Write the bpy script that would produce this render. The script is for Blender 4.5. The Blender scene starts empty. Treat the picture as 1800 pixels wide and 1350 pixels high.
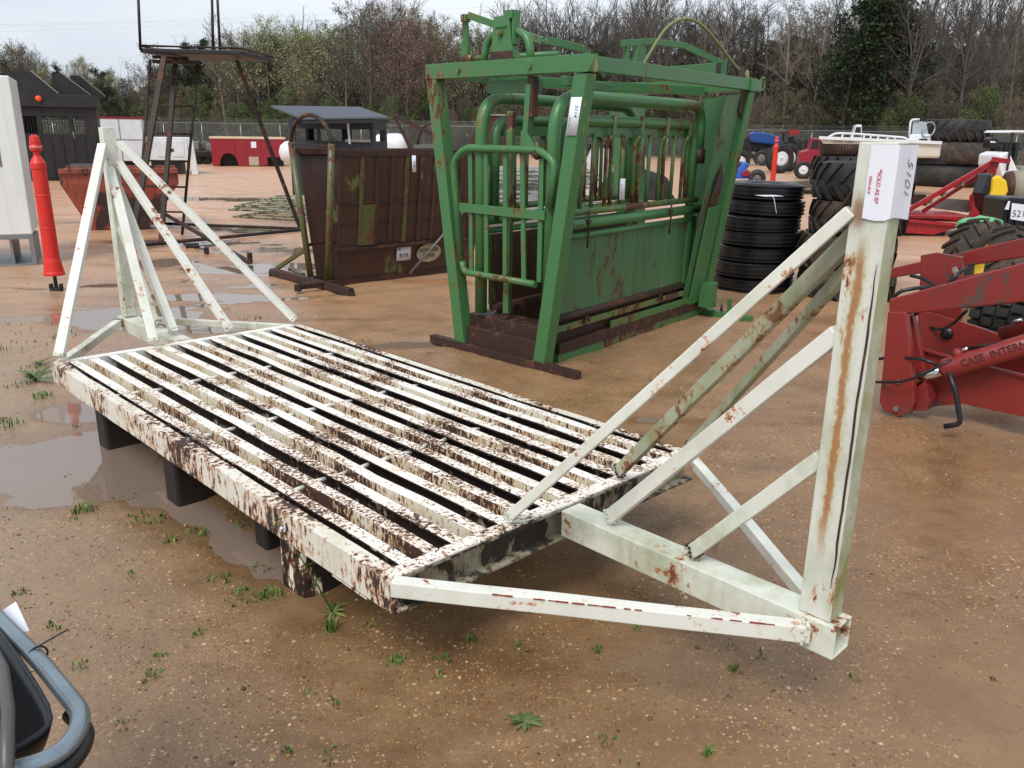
import bpy, math, random
import numpy as np
from math import sin, cos, pi, radians, sqrt, atan2, degrees
from mathutils import Vector, Matrix
S = bpy.context.scene
COL = S.collection
rnd = random.Random(7)

# ------------------------------------------------------------------ camera
FPX, PITCH, ROLL, CH = 1454.36, .292934, .014293, 1.55
_f = Vector((0, cos(PITCH), -sin(PITCH))); _r0 = Vector((1, 0, 0)); _u0 = Vector((0, sin(PITCH), cos(PITCH)))
_r = _r0*cos(ROLL)+_u0*sin(ROLL); _u = -_r0*sin(ROLL)+_u0*cos(ROLL)
CAMP = Vector((0, 0, CH))
cd = bpy.data.cameras.new('camera'); cam = bpy.data.objects.new('camera', cd); COL.objects.link(cam)
cam.matrix_world = Matrix(((_r.x, _u.x, -_f.x, 0), (_r.y, _u.y, -_f.y, 0), (_r.z, _u.z, -_f.z, CH), (0, 0, 0, 1)))
cd.sensor_width = 36; cd.lens = FPX/1800*36; cd.clip_end = 3000; cd.clip_start = .05
S.camera = cam

# survey helpers: where a sighted point of the yard lies on a known plane
def ray(x, y): return _f+_r*((x-900)/FPX)+_u*((675-y)/FPX)
def G(x, y, z=0.): d = ray(x, y); return CAMP+d*((z-CH)/d.z)
def PL(x, y, P, n): d = ray(x, y); return CAMP+d*((Vector(P)-CAMP).dot(n)/d.dot(n))
def AT(x, y, D): d = ray(x, y); return CAMP+d*(D/d.y)
def proj(P):
    d = Vector(P)-CAMP; z = d.dot(_f); return 900+FPX*d.dot(_r)/z, 675-FPX*d.dot(_u)/z
def zat(P, py):
    lo, hi = -1., 12.
    for _ in range(40):
        m = (lo+hi)/2
        if proj((P[0], P[1], m))[1] > py: lo = m
        else: hi = m
    return (lo+hi)/2
class Fr:
    """local frame of a thing: l along its length, w across it, z up"""
    def __init__(s, o, deg, deg2=None):
        s.o = Vector((o[0], o[1], o[2] if len(o) > 2 else 0)); a = radians(deg)
        s.l = Vector((cos(a), sin(a), 0)); b = a+pi/2 if deg2 is None else radians(deg2)
        s.w = Vector((cos(b), sin(b), 0))
    def __call__(s, l, w=0, z=0): return s.o+s.l*l+s.w*w+Vector((0, 0, z))
    def at(s, px, py, w=0.):           # (l, z) of a sighted point in the plane w = const
        P = PL(px, py, s(0, w), s.l.cross(Vector((0, 0, 1)))); d = P-s(0, w); return d.dot(s.l), P.z

# ------------------------------------------------------------------ mesh builder
class MB:
    def __init__(s): s.v = []; s.f = []; s.sm = []
    def add(s, vs, fs, smooth=False):
        o = len(s.v); s.v += [tuple(p) for p in vs]; s.f += [tuple(o+i for i in f) for f in fs]; s.sm += [smooth]*len(fs); return s
    def ext(s, prof, a, b, up=(0, 0, 1), smooth=False, caps=True):
        a = Vector(a); b = Vector(b); d = (b-a).normalized(); up = Vector(up)
        if abs(d.dot(up)) > .999: up = Vector((1, 0, 0)) if abs(d.x) < .9 else Vector((0, 1, 0))
        sd = d.cross(up).normalized(); up = sd.cross(d).normalized(); n = len(prof)
        vs = [a+sd*p+up*q for p, q in prof]+[b+sd*p+up*q for p, q in prof]
        fs = [(i, (i+1) % n, n+(i+1) % n, n+i) for i in range(n)]
        if caps: fs += [tuple(range(n-1, -1, -1)), tuple(range(n, 2*n))]
        return s.add(vs, fs, smooth)
    def bar(s, a, b, w, h=None, up=(0, 0, 1)):
        h = w if h is None else h; return s.ext([(-w/2, -h/2), (w/2, -h/2), (w/2, h/2), (-w/2, h/2)], a, b, up)
    def hollow(s, a, b, w, h, t, up=(0, 0, 1)):
        a = Vector(a); b = Vector(b); d = (b-a).normalized(); up = Vector(up)
        if abs(d.dot(up)) > .999: up = Vector((1, 0, 0))
        sd = d.cross(up).normalized(); up = sd.cross(d).normalized()
        def q(c, k): return [c+sd*x*(w/2-k)+up*y*(h/2-k) for x, y in ((-1, -1), (1, -1), (1, 1), (-1, 1))]
        vs = q(a, 0)+q(b, 0)+q(a, t)+q(b, t); fs = []
        for i in range(4):
            j = (i+1) % 4; fs += [(i, j, 4+j, 4+i), (8+j, 8+i, 12+i, 12+j), (j, i, 8+i, 8+j), (4+i, 4+j, 12+j, 12+i)]
        return s.add(vs, fs)
    def box(s, c, sx, sy, sz, ang=0.):
        c = Vector(c); ca, sa = cos(ang), sin(ang); vs = []
        for z in (-.5, .5):
            for x, y in ((-.5, -.5), (.5, -.5), (.5, .5), (-.5, .5)):
                X, Y = x*sx, y*sy; vs.append(c+Vector((X*ca-Y*sa, X*sa+Y*ca, z*sz)))
        return s.add(vs, [(3, 2, 1, 0), (4, 5, 6, 7), (0, 1, 5, 4), (1, 2, 6, 5), (2, 3, 7, 6), (3, 0, 4, 7)])
    def hexa(s, q0, q1):      # two quads -> solid
        return s.add(list(q0)+list(q1), [(3, 2, 1, 0), (4, 5, 6, 7), (0, 1, 5, 4), (1, 2, 6, 5), (2, 3, 7, 6), (3, 0, 4, 7)])
    def plate(s, pts, nrm, t):
        n = Vector(nrm).normalized()*t; k = len(pts); vs = [Vector(p) for p in pts]+[Vector(p)+n for p in pts]
        return s.add(vs, [tuple(range(k-1, -1, -1)), tuple(range(k, 2*k))]+[(i, (i+1) % k, k+(i+1) % k, k+i) for i in range(k)])
    def tube(s, pts, r, seg=8, closed=False, cap=True, r2=None):
        pts = [Vector(p) for p in pts]; n = len(pts); o = len(s.v); up = None
        for i, p in enumerate(pts):
            if closed: d = (pts[(i+1) % n]-pts[i-1]).normalized()
            else: d = (pts[min(i+1, n-1)]-pts[max(i-1, 0)]).normalized()
            if up is None: up = d.orthogonal().normalized()
            up = (up-d*up.dot(d)).normalized(); sd = d.cross(up)
            rr = r if r2 is None else r+(r2-r)*i/max(1, n-1)
            for k in range(seg):
                a = 2*pi*k/seg; s.v.append(tuple(p+up*cos(a)*rr+sd*sin(a)*rr))
        for i in range(n if closed else n-1):
            for k in range(seg):
                a = o+i*seg; b = o+((i+1) % n)*seg; s.f.append((a+k, a+(k+1) % seg, b+(k+1) % seg, b+k)); s.sm.append(True)
        if cap and not closed:
            s.f.append(tuple(o+k for k in range(seg-1, -1, -1))); s.sm.append(False)
            s.f.append(tuple(o+(n-1)*seg+k for k in range(seg))); s.sm.append(False)
        return s
    def lathe(s, prof, c=(0, 0, 0), axis=(0, 0, 1), seg=24, smooth=True, closed=False, cap=True):
        ax = Vector(axis).normalized(); e1 = ax.orthogonal().normalized(); e2 = ax.cross(e1); c = Vector(c); o = len(s.v); n = len(prof)
        if abs(ax.z) > .99: e1, e2 = Vector((1, 0, 0)), Vector((0, 1, 0))
        for r, z in prof:
            for k in range(seg):
                a = 2*pi*k/seg; s.v.append(tuple(c+ax*z+e1*r*cos(a)+e2*r*sin(a)))
        for i in range(n if closed else n-1):
            for k in range(seg):
                a = o+i*seg; b = o+((i+1) % n)*seg; s.f.append((a+k, a+(k+1) % seg, b+(k+1) % seg, b+k)); s.sm.append(smooth)
        if not closed and cap:
            if prof[0][0] > 1e-4: s.f.append(tuple(o+k for k in range(seg-1, -1, -1))); s.sm.append(False)
            if prof[-1][0] > 1e-4: s.f.append(tuple(o+(n-1)*seg+k for k in range(seg))); s.sm.append(False)
        return s
    def bolt(s, p, n, r=.012, h=.012): n = Vector(n).normalized(); return s.lathe([(r, 0), (r, h)], p, n, 6, False)
    def build(s, name, m, parent=None, bevel=0., local=False, shade=None):
        org = Vector((0, 0, 0)) if (parent is None or local) else wloc(parent)
        me = bpy.data.meshes.new(name)
        me.from_pydata([(x-org.x, y-org.y, z-org.z) for x, y, z in s.v], [], s.f)
        me.polygons.foreach_set('use_smooth', s.sm if shade is None else [shade]*len(s.f))
        me.materials.append(m); me.update()
        o = bpy.data.objects.new(name, me); COL.objects.link(o)
        if parent is not None: o.parent = parent
        if bevel:
            b = o.modifiers.new('edges', 'BEVEL'); b.width = bevel; b.segments = 2; b.limit_method = 'ANGLE'; b.angle_limit = radians(50)
        return o
def wloc(o):
    p = Vector(o.location)
    while o.parent: o = o.parent; p = p+Vector(o.location)
    return p
def arc(c, r, a0, a1, n, e1, e2):
    c = Vector(c); e1 = Vector(e1); e2 = Vector(e2)
    return [c+e1*r*cos(radians(a0+(a1-a0)*i/n))+e2*r*sin(radians(a0+(a1-a0)*i/n)) for i in range(n+1)]
def bent(pts, r=.1, n=5):
    """polyline with rounded corners"""
    pts = [Vector(p) for p in pts]; out = [pts[0]]
    for i in range(1, len(pts)-1):
        a = (pts[i-1]-pts[i]); b = (pts[i+1]-pts[i]); ra = min(r, a.length*.48, b.length*.48)
        p0 = pts[i]+a.normalized()*ra; p2 = pts[i]+b.normalized()*ra
        for k in range(n+1):
            t = k/n; out.append(p0*(1-t)**2+pts[i]*2*t*(1-t)+p2*t*t)
    return out+[pts[-1]]
def tag(o, label, cat, group=None, kind=None):
    if label: o['label'] = label
    if cat: o['category'] = cat
    if group: o['group'] = group
    if kind: o['kind'] = kind
    return o
def thing(name, loc, label, cat, group=None, rz=0.):
    o = bpy.data.objects.new(name, None); o.empty_display_size = .2; COL.objects.link(o)
    o.location = Vector((loc[0], loc[1], loc[2] if len(loc) > 2 else 0)); o.rotation_euler = (0, 0, rz)
    return tag(o, label, cat, group)
KIDS = {}
def copy_tree(o, parent=None):
    c = o.copy(); COL.objects.link(c)
    if parent is not None: c.parent = parent
    for ch in list(o.children): copy_tree(ch, c)
    return c
def text(s, name, size, org, xd, yd, m, parent, off=.002, bold=0., align='CENTER', shear=0.):
    cu = bpy.data.curves.new(name, 'FONT'); cu.body = s; cu.size = size; cu.align_x = align; cu.align_y = 'CENTER'; cu.offset = bold; cu.shear = shear
    cu.extrude = .0004
    t = bpy.data.objects.new(name, cu); COL.objects.link(t); dg = bpy.context.evaluated_depsgraph_get()
    me = bpy.data.meshes.new_from_object(t.evaluated_get(dg)); COL.objects.unlink(t); bpy.data.objects.remove(t)
    X = Vector(xd).normalized(); Y = Vector(yd); Y = (Y-X*X.dot(Y)).normalized(); Z = X.cross(Y)
    o = Vector(org)+Z*off-wloc(parent)
    me.transform(Matrix(((X.x, Y.x, Z.x, o.x), (X.y, Y.y, Z.y, o.y), (X.z, Y.z, Z.z, o.z), (0, 0, 0, 1))))
    me.materials.clear(); me.materials.append(m)
    ob = bpy.data.objects.new(name, me); COL.objects.link(ob); ob.parent = parent; return ob

# ------------------------------------------------------------------ materials
def lin(r, g, b):
    f = lambda c: (c/255/12.92) if c/255 <= .04045 else ((c/255+.055)/1.055)**2.4
    return (f(r), f(g), f(b), 1)
class NT:
    def __init__(s, name):
        s.m = bpy.data.materials.new(name); s.m.use_nodes = True; s.t = s.m.node_tree; s.n = s.t.nodes; s.b = s.n['Principled BSDF']
        s.tc = s.n.new('ShaderNodeTexCoord')
    def L(s, a, b): s.t.links.new(a, b)
    def val(s, v, sock):
        if isinstance(v, (int, float)): sock.default_value = v
        elif isinstance(v, tuple): sock.default_value = v
        else: s.L(v, sock)
    def math(s, op, a, b=0., c=None):
        n = s.n.new('ShaderNodeMath'); n.operation = op; s.val(a, n.inputs[0]); s.val(b, n.inputs[1])
        if c is not None: s.val(c, n.inputs[2])
        return n.outputs[0]
    def sstep(s, v, lo, hi):
        n = s.n.new('ShaderNodeMapRange'); n.interpolation_type = 'SMOOTHSTEP'; s.val(v, n.inputs[0]); n.inputs[1].default_value = lo; n.inputs[2].default_value = hi
        return n.outputs[0]
    def vec(s, scale=(1, 1, 1), src='Object', loc=(0, 0, 0)):
        mp = s.n.new('ShaderNodeMapping'); s.L(s.tc.outputs[src], mp.inputs[0]); mp.inputs['Scale'].default_value = scale; mp.inputs['Location'].default_value = loc; return mp.outputs[0]
    def noise(s, scale, detail=6, rough=.6, v=None, dist=0.):
        n = s.n.new('ShaderNodeTexNoise'); n.inputs['Scale'].default_value = scale; n.inputs['Detail'].default_value = detail; n.inputs['Roughness'].default_value = rough; n.inputs['Distortion'].default_value = dist
        s.L(v if v is not None else s.tc.outputs['Object'], n.inputs['Vector']); return n.outputs[0]
    def voro(s, scale, v=None, feature='F1', out=0, rand=1.):
        n = s.n.new('ShaderNodeTexVoronoi'); n.feature = feature; n.inputs['Scale'].default_value = scale; n.inputs['Randomness'].default_value = rand
        s.L(v if v is not None else s.tc.outputs['Object'], n.inputs['Vector']); return n.outputs[out]
    def mix(s, f, a, b, blend='MIX'):
        n = s.n.new('ShaderNodeMix'); n.data_type = 'RGBA'; n.blend_type = blend; n.clamp_result = False
        s.val(f, n.inputs[0]); s.val(a, n.inputs[6]); s.val(b, n.inputs[7]); return n.outputs[2]
    def ramp(s, f, stops):
        n = s.n.new('ShaderNodeValToRGB'); s.L(f, n.inputs[0]); e = n.color_ramp.elements
        while len(e) < len(stops): e.new(.5)
        for k, (p, c) in enumerate(stops): e[k].position = p; e[k].color = c
        return n.outputs[0]
    def bump(s, h, strength=.5, dist=.01, nrm=None):
        n = s.n.new('ShaderNodeBump'); n.inputs['Strength'].default_value = strength; n.inputs['Distance'].default_value = dist; s.L(h, n.inputs['Height'])
        if nrm is not None: s.L(nrm, n.inputs['Normal'])
        return n.outputs[0]
    def out(s, col=None, rough=None, metal=None, normal=None, spec=None):
        if col is not None: s.val(col, s.b.inputs['Base Color'])
        if rough is not None: s.val(rough, s.b.inputs['Roughness'])
        if metal is not None: s.val(metal, s.b.inputs['Metallic'])
        if spec is not None: s.b.inputs['Specular IOR Level'].default_value = spec
        if normal is not None: s.L(normal, s.b.inputs['Normal'])
        return s.m
def paint(name, col, rust=lin(70, 36, 22), fringe=lin(165, 95, 45), thr=.62, scale=30, k=.9, low=2.2, rp=.4, stain=None, stf=.3, streak=0., moss=0., under=None, var=.12, spec=.5, grad=None):
    """worn coat of paint: chips down to rust, stains, fading"""
    t = NT(name); lo = t.noise(low, 4, .55)
    v = t.vec((1, 1, .42 if streak else 1)); hi = t.noise(scale, 7, .72, v)
    w = t.math('ADD', hi, t.math('MULTIPLY', t.math('SUBTRACT', lo, .5), k))
    if grad: dn_ = t.n.new('ShaderNodeVectorMath'); dn_.operation = 'DOT_PRODUCT'; t.L(t.tc.outputs['Object'], dn_.inputs[0]); dn_.inputs[1].default_value = grad[0]; w = t.math('ADD', w, t.math('MULTIPLY', t.sstep(dn_.outputs['Value'], grad[1], grad[2]), grad[3]))
    m = t.sstep(w, thr, thr+.035); fr = t.sstep(w, thr-.07, thr)
    c2 = tuple(x*.72 for x in col[:3])+(1,)
    pv = t.mix(t.math('MULTIPLY', t.noise(scale*.35, 5, .6, v), var*2.4), col, c2)
    if stain:
        sv = t.vec((5, 5, .5)); pv = t.mix(t.math('MULTIPLY', t.sstep(t.noise(1.6, 6, .65, sv), .45, .75), stf), pv, stain)
    if moss: pv = t.mix(t.math('MULTIPLY', t.sstep(t.noise(3.3, 8, .7), .42, .7), moss), pv, lin(128, 138, 92))
    if under: pv = t.mix(t.sstep(t.noise(low*2.1, 7, .7, t.vec((1, 1, .35), loc=(3, 1, 2))), .63, .68), pv, under)
    pv = t.mix(t.math('MULTIPLY', fr, .75), pv, fringe)
    rv = t.mix(t.noise(scale*1.7, 4, .7), rust, tuple(min(1, x*1.9+.01) for x in rust[:3])+(1,))
    c = t.mix(m, pv, rv)
    r = t.math('ADD', t.math('MULTIPLY', m, .45), rp)
    h = t.math('ADD', t.math('MULTIPLY', m, -.6), t.math('MULTIPLY', t.noise(scale*4, 3, .6), .25))
    return t.out(c, r, 0., t.bump(h, .5, .003), spec)
def plain(name, col, rough=.5, metal=0., var=.2, scale=12, bump=0., dirt=None, df=.5, spec=.5):
    t = NT(name); c = t.mix(t.math('MULTIPLY', t.noise(scale, 6, .65), var*2), col, tuple(x*.55 for x in col[:3])+(1,))
    if dirt: c = t.mix(t.math('MULTIPLY', t.sstep(t.noise(scale*.3, 7, .7), .42, .72), df), c, dirt)
    nb = t.bump(t.noise(scale*3, 5, .6), bump, .01) if bump else None
    return t.out(c, rough, metal, nb, spec)
M = {}
WH = lin(238, 238, 232); GD = ((.695, -.719, 0.), -1.5, 1.1, .055)
M['deck'] = paint('chipped_white_deck_paint', WH, thr=.59, scale=84, k=.65, low=3.2, grad=GD, rust=lin(50, 33, 27), fringe=lin(206, 146, 86), stain=lin(205, 190, 150), stf=.5)
M['deckside'] = paint('flaking_cream_rail_paint', lin(222, 217, 200), thr=.575, scale=80, k=.8, low=2.8, grad=((.695, -.719, 0.), -1.6, 1.0, .085), rust=lin(54, 30, 22), fringe=lin(196, 146, 86), streak=1, stain=lin(180, 150, 95), stf=.7)
M['beam'] = paint('flaking_white_beam_paint', lin(222, 220, 208), thr=.59, scale=50, k=.75, low=3.4, grad=((.695, -.719, 0.), -1.2, 1.2, .07), rust=lin(44, 30, 24), fringe=lin(190, 120, 60), streak=1, stain=lin(190, 175, 140), stf=.6)
M['inside'] = paint('rusty_shade_dark_channel_inside', lin(44, 34, 30), thr=.60, scale=30, k=.7, low=4, rust=lin(150, 146, 134), fringe=lin(84, 54, 40), rp=.6)  # rusty insides, darkened further so shade between the rails sits in the colour
M['mossdark'] = paint('mossy_shaded_brace_paint', lin(170, 172, 148), thr=.60, scale=22, k=.8, low=4, rust=lin(96, 62, 40), fringe=lin(150, 110, 60), moss=.95, stain=lin(110, 116, 80), stf=.8)
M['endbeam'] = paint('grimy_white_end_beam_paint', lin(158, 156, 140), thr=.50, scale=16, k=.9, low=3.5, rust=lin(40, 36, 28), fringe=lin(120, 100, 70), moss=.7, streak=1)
M['white'] = paint('white_frame_paint', lin(222, 222, 213), thr=.69, scale=30, k=.95, low=5.0, rust=lin(95, 48, 28), fringe=lin(190, 110, 50), moss=.28, stain=lin(196, 200, 180), stf=.35, var=.05)
M['whitemoss'] = paint('white_paint_with_algae', lin(218, 220, 208), thr=.70, scale=30, k=.9, low=5.0, rust=lin(95, 48, 28), fringe=lin(180, 120, 60), moss=.6, stain=lin(158, 160, 120), stf=.5)
M['rustdark'] = paint('rusted_dark_steel', lin(52, 33, 27), thr=.55, scale=14, k=.6, rust=lin(70, 40, 28), fringe=lin(60, 34, 24), rp=.55)
M['foot'] = paint('rusty_support_steel', lin(30, 23, 20), thr=.60, scale=18, k=.9, rust=lin(200, 190, 170), fringe=lin(110, 60, 35), streak=1, rp=.55)
GR = lin(66, 116, 68); GZ = ((0., 0., -1.), -.30, .0, .13)
M['green'] = paint('green_gate_paint', GR, grad=GZ, thr=.67, scale=18, k=.95, low=1.5, rust=lin(66, 38, 26), fringe=lin(120, 95, 45), under=lin(168, 140, 62), stain=lin(66, 110, 66), stf=.6, streak=1, var=.1)
M['greenworn'] = paint('worn_green_bar_paint', lin(72, 112, 66), thr=.53, scale=14, k=.9, low=3.0, rust=lin(68, 38, 26), fringe=lin(135, 120, 55), under=lin(150, 128, 58), stain=lin(90, 88, 45), stf=.8, streak=1)
M['greenpanel'] = paint('scuffed_green_panel_paint', lin(68, 112, 74), thr=.61, scale=9, k=.9, low=2.4, rust=lin(60, 52, 34), fringe=lin(86, 84, 50), stain=lin(54, 86, 50), stf=.9, streak=1)
M['brown'] = paint('rusted_brown_sheet', lin(74, 50, 42), thr=.64, scale=8, k=.9, low=1.8, rust=lin(84, 88, 50), fringe=lin(76, 58, 38), stain=lin(44, 30, 26), stf=.7, streak=1, rp=.5)
M['olive'] = paint('olive_green_worn_tube', lin(86, 92, 52), thr=.55, scale=12, k=.9, low=3, rust=lin(78, 48, 36), fringe=lin(96, 84, 48))
M['redpaint'] = paint('faded_red_loader_paint', lin(132, 42, 38), thr=.61, scale=14, k=.9, low=1.9, rust=lin(66, 48, 44), fringe=lin(112, 50, 42), stain=lin(112, 40, 36), stf=.6, var=.12)
M['redmower'] = paint('red_implement_paint', lin(160, 26, 34), thr=.66, scale=9, k=.9, low=2, rust=lin(70, 36, 30), fringe=lin(110, 36, 34), stain=lin(90, 28, 30), stf=.6)
M['hopper'] = paint('rusted_red_hopper_paint', lin(156, 80, 64), thr=.54, scale=3, k=.9, low=1.5, rust=lin(46, 30, 28), fringe=lin(110, 58, 46), stain=lin(84, 44, 38), stf=.8, streak=1)
M['orange'] = plain('orange_red_plastic', lin(216, 42, 30), .45, var=.08, dirt=lin(170, 52, 40), df=.5)
M['black'] = plain('black_steel', lin(24, 24, 28), .55, var=.3, dirt=lin(52, 46, 42))
M['blacksoft'] = plain('black_moulded_plastic', lin(20, 20, 22), .32, var=.2, scale=30, bump=.05)
M['stand'] = paint('dark_rusty_tube', lin(46, 38, 34), rp=.6, spec=.3, thr=.6, scale=16, k=.8, rust=lin(82, 52, 40), fringe=lin(70, 50, 40))
M['greypaint'] = paint('pale_grey_cabinet_paint', lin(230, 233, 230), thr=.8, scale=12, k=.6, stain=lin(180, 186, 186), stf=.4, var=.05, moss=.05)
M['greydark'] = plain('weathered_grey_steel', lin(120, 118, 116), .5, .3, dirt=lin(90, 80, 70))
M['whitebody'] = plain('white_body_paint', lin(222, 226, 230), .35, var=.06, dirt=lin(190, 190, 185), df=.4)
M['redbody'] = paint('dark_red_body_paint', lin(142, 30, 44), thr=.75, scale=6, k=.6, rust=lin(70, 30, 30), var=.08)
M['shed'] = plain('dark_slate_board', lin(44, 50, 58), .7, var=.3, scale=5, bump=.1)
M['shedroof'] = plain('grey_roll_roofing', lin(84, 90, 100), .75, var=.35, scale=6, bump=.2)
M['rubber'] = plain('worn_black_rubber', lin(30, 30, 31), .7, var=.35, scale=9, bump=.25, dirt=lin(66, 62, 56), df=.6)
M['rubberbrown'] = plain('muddy_rubber', lin(48, 44, 40), .8, var=.3, scale=12, bump=.4, dirt=lin(104, 82, 64), df=.7)
M['rubberwet'] = plain('wet_black_rubber', lin(24, 24, 26), .35, var=.3, scale=9, bump=.2)
M['chrome'] = plain('bright_cylinder_rod', lin(215, 215, 215), .12, 1., var=.05)
M['zinc'] = plain('galvanised_steel', lin(150, 156, 158), .42, .8, var=.2, scale=20)
M['tube'] = plain('silver_lacquered_tube', lin(150, 164, 172), .28, .75, var=.12, scale=15, dirt=lin(110, 120, 128))
M['paper'] = plain('white_tag_paper', lin(226, 229, 238), .6, var=.03)
M['ink'] = plain('dark_marker_ink', lin(40, 42, 48), .6, var=.05)
M['redink'] = plain('red_print', lin(200, 40, 70), .6, var=.05)
M['blue'] = plain('blue_plastic', lin(42, 96, 190), .35, var=.1)
M['bluetr'] = plain('blue_tractor_paint', lin(36, 74, 140), .35, var=.15)
M['yellow'] = plain('yellow_plastic', lin(226, 190, 34), .4, var=.08)
M['jdgreen'] = plain('mint_green_plastic', lin(96, 178, 118), .4, var=.08)
M['hose'] = plain('black_hydraulic_hose', lin(26, 28, 34), .4, var=.2)
M['glass'] = plain('windscreen_glass', lin(170, 180, 186), .12, var=.1)
M['rope'] = plain('frayed_green_cable', lin(128, 140, 92), .8, var=.5, scale=60)
M['bare'] = plain('bare_grey_wood', lin(150, 146, 130), .8, var=.4, scale=14, bump=.3)
M['panelrust'] = paint('weathered_panel_pipe', lin(158, 164, 138), thr=.56, scale=10, k=.8, rust=lin(72, 50, 36), fringe=lin(90, 84, 52), low=4)
M['panelwhite'] = plain('pale_worn_pipe', lin(170, 172, 162), .5, var=.5, scale=8, dirt=lin(40, 36, 34), df=.9)
M['concrete'] = plain('wet_timber_beam', lin(120, 112, 98), .5, var=.3, scale=8, bump=.2)
M['oval'] = paint('faded_oval_sticker', lin(176, 168, 142), thr=.62, scale=22, k=.6, rust=lin(84, 62, 48), fringe=lin(130, 112, 88))
M['faded'] = plain('faded_lettering', lin(92, 92, 84), .7, var=.3)
M['letter'] = plain('embossed_dark_lettering', lin(92, 34, 34), .6, var=.3)
M['amber'] = plain('amber_lens', lin(230, 84, 34), .25, var=.05)
M['bag'] = plain('pale_plastic_wrap', lin(206, 204, 208), .3, var=.25, scale=6, bump=.6)
M['tarp'] = plain('grey_crumpled_tarp', lin(122, 116, 116), .5, var=.4, scale=5, bump=.7)
M['rustchip'] = plain('red_rust_chip', lin(150, 62, 40), .8, var=.5, scale=60)
# ------------------------------------------------------------------ sky and light
SE, SR = radians(52), radians(205)
w = bpy.data.worlds.new('World'); S.world = w; w.use_nodes = True; nt = w.node_tree; bg = nt.nodes['Background']
sky = nt.nodes.new('ShaderNodeTexSky'); sky.sky_type = 'NISHITA'; sky.sun_disc = False; sky.sun_elevation = SE; sky.sun_rotation = SR
bg.inputs[1].default_value = .1
tc = nt.nodes.new('ShaderNodeTexCoord'); mp = nt.nodes.new('ShaderNodeMapping'); mp.inputs['Scale'].default_value = (1, 1, 3.2)
nz = nt.nodes.new('ShaderNodeTexNoise'); nz.inputs['Scale'].default_value = 1.7; nz.inputs['Detail'].default_value = 5; nz.inputs['Roughness'].default_value = .5
nt.links.new(tc.outputs['Generated'], mp.inputs[0]); nt.links.new(mp.outputs[0], nz.inputs['Vector'])
cr = nt.nodes.new('ShaderNodeValToRGB'); cr.color_ramp.elements[0].position = .32; cr.color_ramp.elements[0].color = (4.6, 5.2, 6.2, 1)
cr.color_ramp.elements[1].position = .66; cr.color_ramp.elements[1].color = (8.3, 8.7, 9.2, 1)
nt.links.new(nz.outputs[0], cr.inputs[0])
mx = nt.nodes.new('ShaderNodeMix'); mx.data_type = 'RGBA'; mx.inputs[0].default_value = .88
nt.links.new(sky.outputs[0], mx.inputs[6]); nt.links.new(cr.outputs[0], mx.inputs[7]); nt.links.new(mx.outputs[2], bg.inputs[0])
sd = bpy.data.lights.new('sun', 'SUN'); sd.energy = 2.3; sd.angle = radians(24); sd.color = (1, .97, .92)
so = bpy.data.objects.new('sun', sd); COL.objects.link(so)
# sky sun_rotation is clockwise from +Y; lamp shines from the same direction
dsun = Vector((sin(SR)*cos(SE), cos(SR)*cos(SE), sin(SE))); so.rotation_euler = dsun.to_track_quat('Z', 'Y').to_euler()
S.view_settings.view_transform = 'Standard'; S.view_settings.look = 'None'; S.view_settings.exposure = .26; S.view_settings.gamma = 1
S.render.engine = 'CYCLES'; S.cycles.use_adaptive_sampling = True; S.cycles.max_bounces = 6; S.cycles.transparent_max_bounces = 16

# ------------------------------------------------------------------ ground
NR = np.random.RandomState(5); LAT = NR.rand(256, 256)
def vnoise(x, y):
    xi = np.floor(x).astype(int); yi = np.floor(y).astype(int); fx = x-xi; fy = y-yi; fx = fx*fx*(3-2*fx); fy = fy*fy*(3-2*fy)
    a = LAT[xi % 256, yi % 256]; b = LAT[(xi+1) % 256, yi % 256]; c = LAT[xi % 256, (yi+1) % 256]; d = LAT[(xi+1) % 256, (yi+1) % 256]
    return (a*(1-fx)+b*fx)*(1-fy)+(c*(1-fx)+d*fx)*fy
def fbm(x, y, o=4, g=.5):
    s = 0.; a = 1.; t = 0.
    for k in range(o): s = s+a*vnoise(x*2**k+17.3*k, y*2**k+9.1*k); t += a; a *= g
    return s/t
PUD = []   # (centre, rx, ry, angle, depth)
for px, py, rx, ry, ang, dep in [(55, 800, .62, .34, 10, .034), (122, 722, .2, .16, 0, .05), (90, 850, .35, .16, 0, .03), (215, 778, .22, .2, -30, .03), (300, 865, .55, .16, -42, .026), (430, 960, .55, .15, -44, .024), (40, 885, .30, .10, 0, .018),
        (250, 550, .65, .4, 0, .04), (345, 572, .5, .2, 0, .044), (360, 520, .9, .2, 0, .036), (300, 460, .5, .4, 0, .026), (470, 470, 1.0, .5, 10, .036), (430, 500, .7, .35, 0, .03),
        (140, 560, .5, .12, 0, .02), (40, 505, .25, .08, 0, .03), (180, 500, .5, .25, 0, .018), (380, 400, 1.6, .7, 0, .034), (300, 425, 1.1, .35, 0, .036),
        (440, 350, 2.6, .8, 5, .03), (200, 390, 1.3, .4, 0, .024), (520, 440, .7, .5, 0, .024), (730, 603, .34, .12, 10, .036), (1190, 690, .22, .07, 0, .018), (1170, 735, .3, .08, 0, .022),
        (1470, 560, .5, .3, 0, .02), (1000, 610, .3, .2, 0, .0),
        (100, 660, .2, .1, 0, .02), (1430, 410, .5, 1.2, 0, .018), (560, 560, .5, .07, 0, .018), (1620, 470, .8, .5, 0, .016), (850, 540, .5, .3, 0, .02), (320, 1090, .2, .1, 0, .01)]:
    c = G(px, py); PUD.append((c.x, c.y, rx, ry, radians(ang), dep))
WL = -.014
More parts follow.
